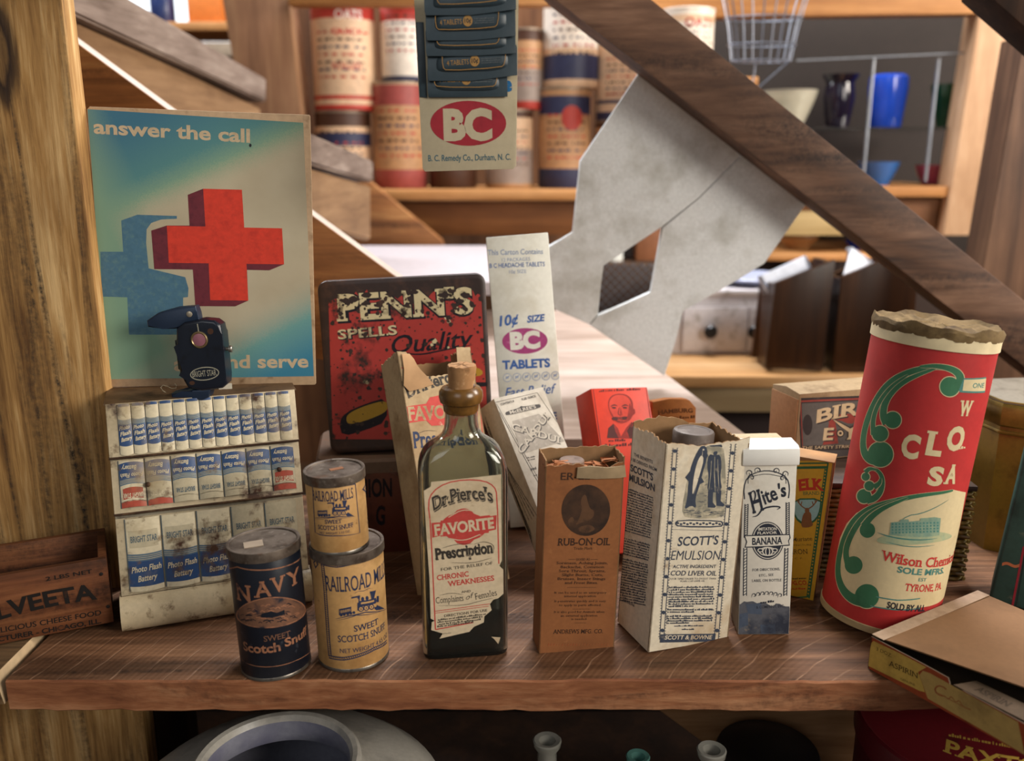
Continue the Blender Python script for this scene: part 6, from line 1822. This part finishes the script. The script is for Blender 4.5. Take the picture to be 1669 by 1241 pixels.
prof = [(r+.1, Hs-17), (r+1.2, Hs-16.6), (r+1.3, Hs-5)]
mb.lathe(prof, plain('cream_top_band', 'd9c8a0', .7), 96)
mb.obj('top_band', t)
mb = MB()
M_torn = worn('torn_brown_paper', '75603f', [('43321f', 24, .46, .64), ('9a815c', 60, .6, .74)], .9, bumpy=.6)
n = 96; rings = []
for rr, z0, am in ((r+1.4, Hs-8, .6), (r+2.4, Hs-3, 1.6), (r+.5, Hs+1.5, 2.0), (r-6, Hs-1, 2.0), (r-16, Hs+.5, 2.2), (r-30, Hs-3, 1.8), (6, Hs-1, 1)):
    ph = rnd.uniform(0, 6)
    rings.append([((rr+rnd.uniform(-.6, .6))*math.sin(2*PI*i/n), -(rr+rnd.uniform(-.6, .6))*math.cos(2*PI*i/n), z0+am*math.sin(5*2*PI*i/n+ph)*.6+am*math.sin(11*2*PI*i/n+ph*2)*.5+rnd.uniform(-.4, .4)) for i in range(n)])
mb.loft(rings, M_torn, True, False, True); mb.obj('torn_top', t)

# ---------------------------------------------------------------- flat aspirin carton on the right corner
t, w, d, h = stand('aspirin_box', 'flat torn yellow and brown aspirin carton overhanging the front right edge of the shelf', 'carton', (0.2945, 0.6570, 0.0008, 0, 0, -58.7, 0.155, 0.150, 0.0289))
M_asb = worn('brown_kraft_lid', '7d5c3e', [('64482f', 10, .5, .72)], .7, var=.06); M_asy = worn('yellow_label_side', 'c9a650', [('86692e', 20, .5, .7)], .6); M_aso = worn('orange_edge', '9a4422', [('7a3218', 50, .5, .7)], .65); M_asi = plain('carton_inside', '4a3a28', .85)
mb = MB()
pf = [(0, h), (.30, h-.4), (.44, h-1), (.46, h-8), (.5, h-7), (.52, h-5), (1, h-6)]
open_box(mb, w, d, pf, [(0, h), (1, h)], [(0, h), (1, h)], [(0, h), (1, h)], M_aso, M_asi, 1.2)
vF6 = crop(1390, 960, 4.416)
P = Print(Plane(t, -d/2), vF6, clip=(-w/2+.4, w/2-.4, .5, h-1.4))
P.poly([(150, 376), (540, 560), (470, 600), (500, 680), (520, 745), (480, 735), (105, 552), (118, 470), (135, 390)], M_asy)
M_asy2 = worn('paler_label_side', 'b89858', [('7d6238', 20, .5, .7)], .6)
P.poly([(505, 590), (560, 610), (1190, 960), (1240, 1200), (1180, 1160), (540, 790), (505, 690), (480, 620)], M_asy2)
P.text('3 DOZ.', (170, 442), (282, 496), 26, EBK, .0); P.text('ASPIRIN', (258, 552), (470, 648), 40, EBK, .01, .07); P.text('GENUINE', (345, 655), (450, 702), 16, EBK)
P.text('C', (575, 745), (650, 782), 84, ink('9a5a34'), .0, 0, .3); P.line([(660, 770), (690, 800), (710, 770), (740, 820), (770, 800), (790, 850), (850, 870)], 6, ink('9a5a34'), False, False, 2); P.line([(600, 740), (700, 800), (860, 880)], 5, ink('9a5a34'), False, True, 1)
mb.print(P); mb.obj('tray', t, True)
# folded lid sheet, lifted along its front edge
mb = MB()
n = 14; V = []; F = []
for i in range(n+1):
    f = i/n; x = -w/2+w*f
    lift = 3*f
    y0 = -d/2+2+f*46
    for j, (yy, z) in enumerate(((y0, h+.6+lift*.3), (y0+18, h+1.2+lift*.2), (d/2-2, h+.6), (d/2, h+.2))):
        V += [(x, yy, z), (x, yy, z-1.0)]
for i in range(n):
    for j in range(3):
        a = i*8+j*2; b_ = a+8
        F += [(a, b_, b_+2, a+2), (a+1, a+3, b_+3, b_+1)]
    F += [(i*8, i*8+1, i*8+9, i*8+8), (i*8+6, i*8+14, i*8+15, i*8+7)]
F += [(0, 2, 3, 1), (2, 4, 5, 3), (4, 6, 7, 5), (n*8, n*8+1, n*8+3, n*8+2), (n*8+2, n*8+3, n*8+5, n*8+4), (n*8+4, n*8+5, n*8+7, n*8+6)]
mb.add(V, F, M_asb)
P = Print(Plane(t, h+1.2, 'top'), PX)
lid = mb.obj('lid', t, True)
mb = MB(); mb.box((-w/2+5, 0, h+1.45), (11, d-3, .4), worn('pale_paper_tape', 'a58c74', [('8a7058', 40, .5, .7)], .7)); mb.obj('paper_strip', lid)
mb = MB()
M_gf = worn('grey_brown_flap', '5a4938', [('463828', 24, .5, .7)], .7)
mb.prism([(-8, -d/2+6), (w/2-24, -d/2+8), (w/2-8, -d/2+30), (-2, -d/2+26)], h-9, h-8, M_gf, 2, .2)
P = Print(Plane(t, h-8, 'top'), PX)
V, F, W_ = letters('ASPIRIN', .02, .06); P.raw([(4+x*5.2, -d/2+13+y*8) for x, y in V], F, ink('3a2d20'))
mb.print(P); mb.obj('inner_flap', t)

# ---------------------------------------------------------------- hanging tablet card
yb = .75
tc_ = ony(764, 278, yb)
t = thing('tablet_card', 'hanging cream display card with red oval and dark tablet packets at top centre', 'display card', (tc_.x, yb, tc_.z), (0, 0, 0))
M_bcc = worn('cream_card', 'c2b496', [('a8987a', 14, .5, .72)], .65, var=.05); MAR = worn('card_red', 'a12a35', [('8f2530', 60, .5, .7)], .6, var=.05); TEA = ink('3f6470')
S_ = Plane(t, 0); v8 = crop(660, 0, 4.1375)
U = lambda p: S_.uv(v8(p))
q = [U(p) for p in ((120, 1158), (750, 1140))]
e0, e1 = U((62, 0)), U((766, 0))
topv = e0[1]+52
mb = MB(); dx = (e0[0]-q[0][0])*52/(e0[1]-q[0][1])
mb.prism([(q[0][0]+2, q[0][1]), (q[1][0]-2.5, q[1][1]), (q[1][0], q[1][1]+2.5), (e1[0], e1[1]), (e1[0]+.8, topv), (e0[0]-1.5, topv), (e0[0], e0[1]), (q[0][0], q[0][1]+2.5)], 0, 1.2, M_bcc, 1, .25)
P = Print(S_, v8)
P.ell((427, 832), 256, 152, MAR)
P.text('BC', (262, 938), (590, 934), 202, M_bcc, .055)
P.text('B. C. Remedy Co., Durham, N. C.', (158, 1088), (714, 1078), 43, TEA, .012)
P.text('e', (664, 610), (722, 612), 95, ink('2f6ea0'), .06)
mb.print(P); mb.obj('card', t)
M_pk = worn('dark_slate_packet', '2b3a42', [('1f2a32', 14, .5, .7), ('40505a', 90, .66, .76)], .42, spec=.5, bumpy=.15); CPR = ink('a8804a'); M_pki = plain('packet_window', '141a22', .3)
M_crimp = M_pk
mb = MB(); mb.prism([U(p) for p in ((75, 150), (125, 150), (150, 660), (100, 655))], -1.0, -.2, M_pk, 1, .2); mb.obj('backing_strip', t, True)
pk = [((195, 660, 690, 505), None)]
def packet(x0, x1, y0, y1, sk, depth, txt_, label, wx0=None):
    o = thing('tablet_packet', label, 'packet', t.location+Vector((0, 0, 0)), (0, 0, 0), 'tablet packets on the hanging card')
    # own base: bottom middle of the packet
    b_ = U(((x0+x1)/2, y1)); o.location = t.location+Vector((b_[0]*.001, -.001*depth, b_[1]*.001)); o.matrix_world = Matrix.Translation(o.location)
    So = Plane(o, 0)
    pl = [(x0, y0), (x1-6, y0-sk), (x1, y0-sk+20), (x1+2, y1-sk*1.2), (x1-5, y1-sk*1.2), ((x0+x1)/2, y1+4), (x0+10, y1+6), (x0+4, y1-30)]
    Q = [So.uv(v8(p)) for p in pl]
    mb = MB(); mb.prism(Q, -.8, .6, M_pk, 1, .3)
    # puffed middle
    c = ((x0+x1)/2, (y0+y1)/2-sk*.5); rx, ry = (x1-x0)*.40, (y1-y0)*.30
    rings = []
    for k_, z in ((1, -.7), (.85, -2.0), (.6, -2.7), (.2, -3.0)):
        rings.append([(lambda uv: (uv[0], z, uv[1]))(So.uv(v8((c[0]+rx*k_**.5*math.copysign(abs(math.cos(a))**.5, math.cos(a)), c[1]+ry*k_*math.copysign(abs(math.sin(a))**.5, math.sin(a))-sk*.5*math.cos(a))))) for a in [2*PI*i/40 for i in range(40)]])
    mb.loft(rings, M_pk, True, False, True)
    wa, wb = (wx0 or (x0+70)), (wx0 or (x0+70))+430
    P = Print(So, v8, lift=3.1)
    yb_ = y1-62; 
    P.line([(wa, y0+6), (wa+4, yb_-26), (wa+30, yb_), (wb-36, yb_-sk*.8), (wb-6, yb_-26-sk*.8), (wb, y0-sk)], 5, CPR, False, False, 1)
    if txt_:
        by = yb_-34
        P.text('4 TABLETS', (wa+34, by), (wa+180, by-sk*.4), 36, CPR, .0)
        P.ell((wa+220, by-18-sk*.5), 32, 37, CPR); P.text('10\u00a2', (wa+199, by-4-sk*.5), (wa+243, by-6-sk*.5), 32, M_pki, .02)
        for i in range(3): P.greek((wa+262, by-26+i*14-sk*.6), (wb-34, by-28+i*14-sk*.8), 9, plain('packet_grey_print', '5a6062', .5))
    mb.print(P)
    return mb.obj('sealed_packet', o, True)
packet(150, 690, 470, 652, 0, 2.0, True, 'lowest dark tablet packet on the hanging card', 195)
packet(150, 756, 330, 542, 28, 5.5, True, 'second dark tablet packet from the bottom of the hanging card', 252)
packet(138, 745, 210, 375, 12, 9.0, False, 'third dark tablet packet from the bottom, its text covered', 212)
packet(138, 745, 40, 270, 22, 12.5, True, 'fourth dark tablet packet from the bottom, with its price circle showing', 205)
packet(128, 748, -60, 100, 30, 16.0, False, 'topmost dark tablet packet on the hanging card, cut by the top of the view', 215)
mb = MB(); mb.box((0, 0, 15), (1500, 40, 40), M_dk, 2); o = mb.obj('hanging_rail'); o.location = (0, .772, tc_.z+topv*.001-.012); tag(o, 'wooden rail overhead from which the tablet card hangs', 'rail')
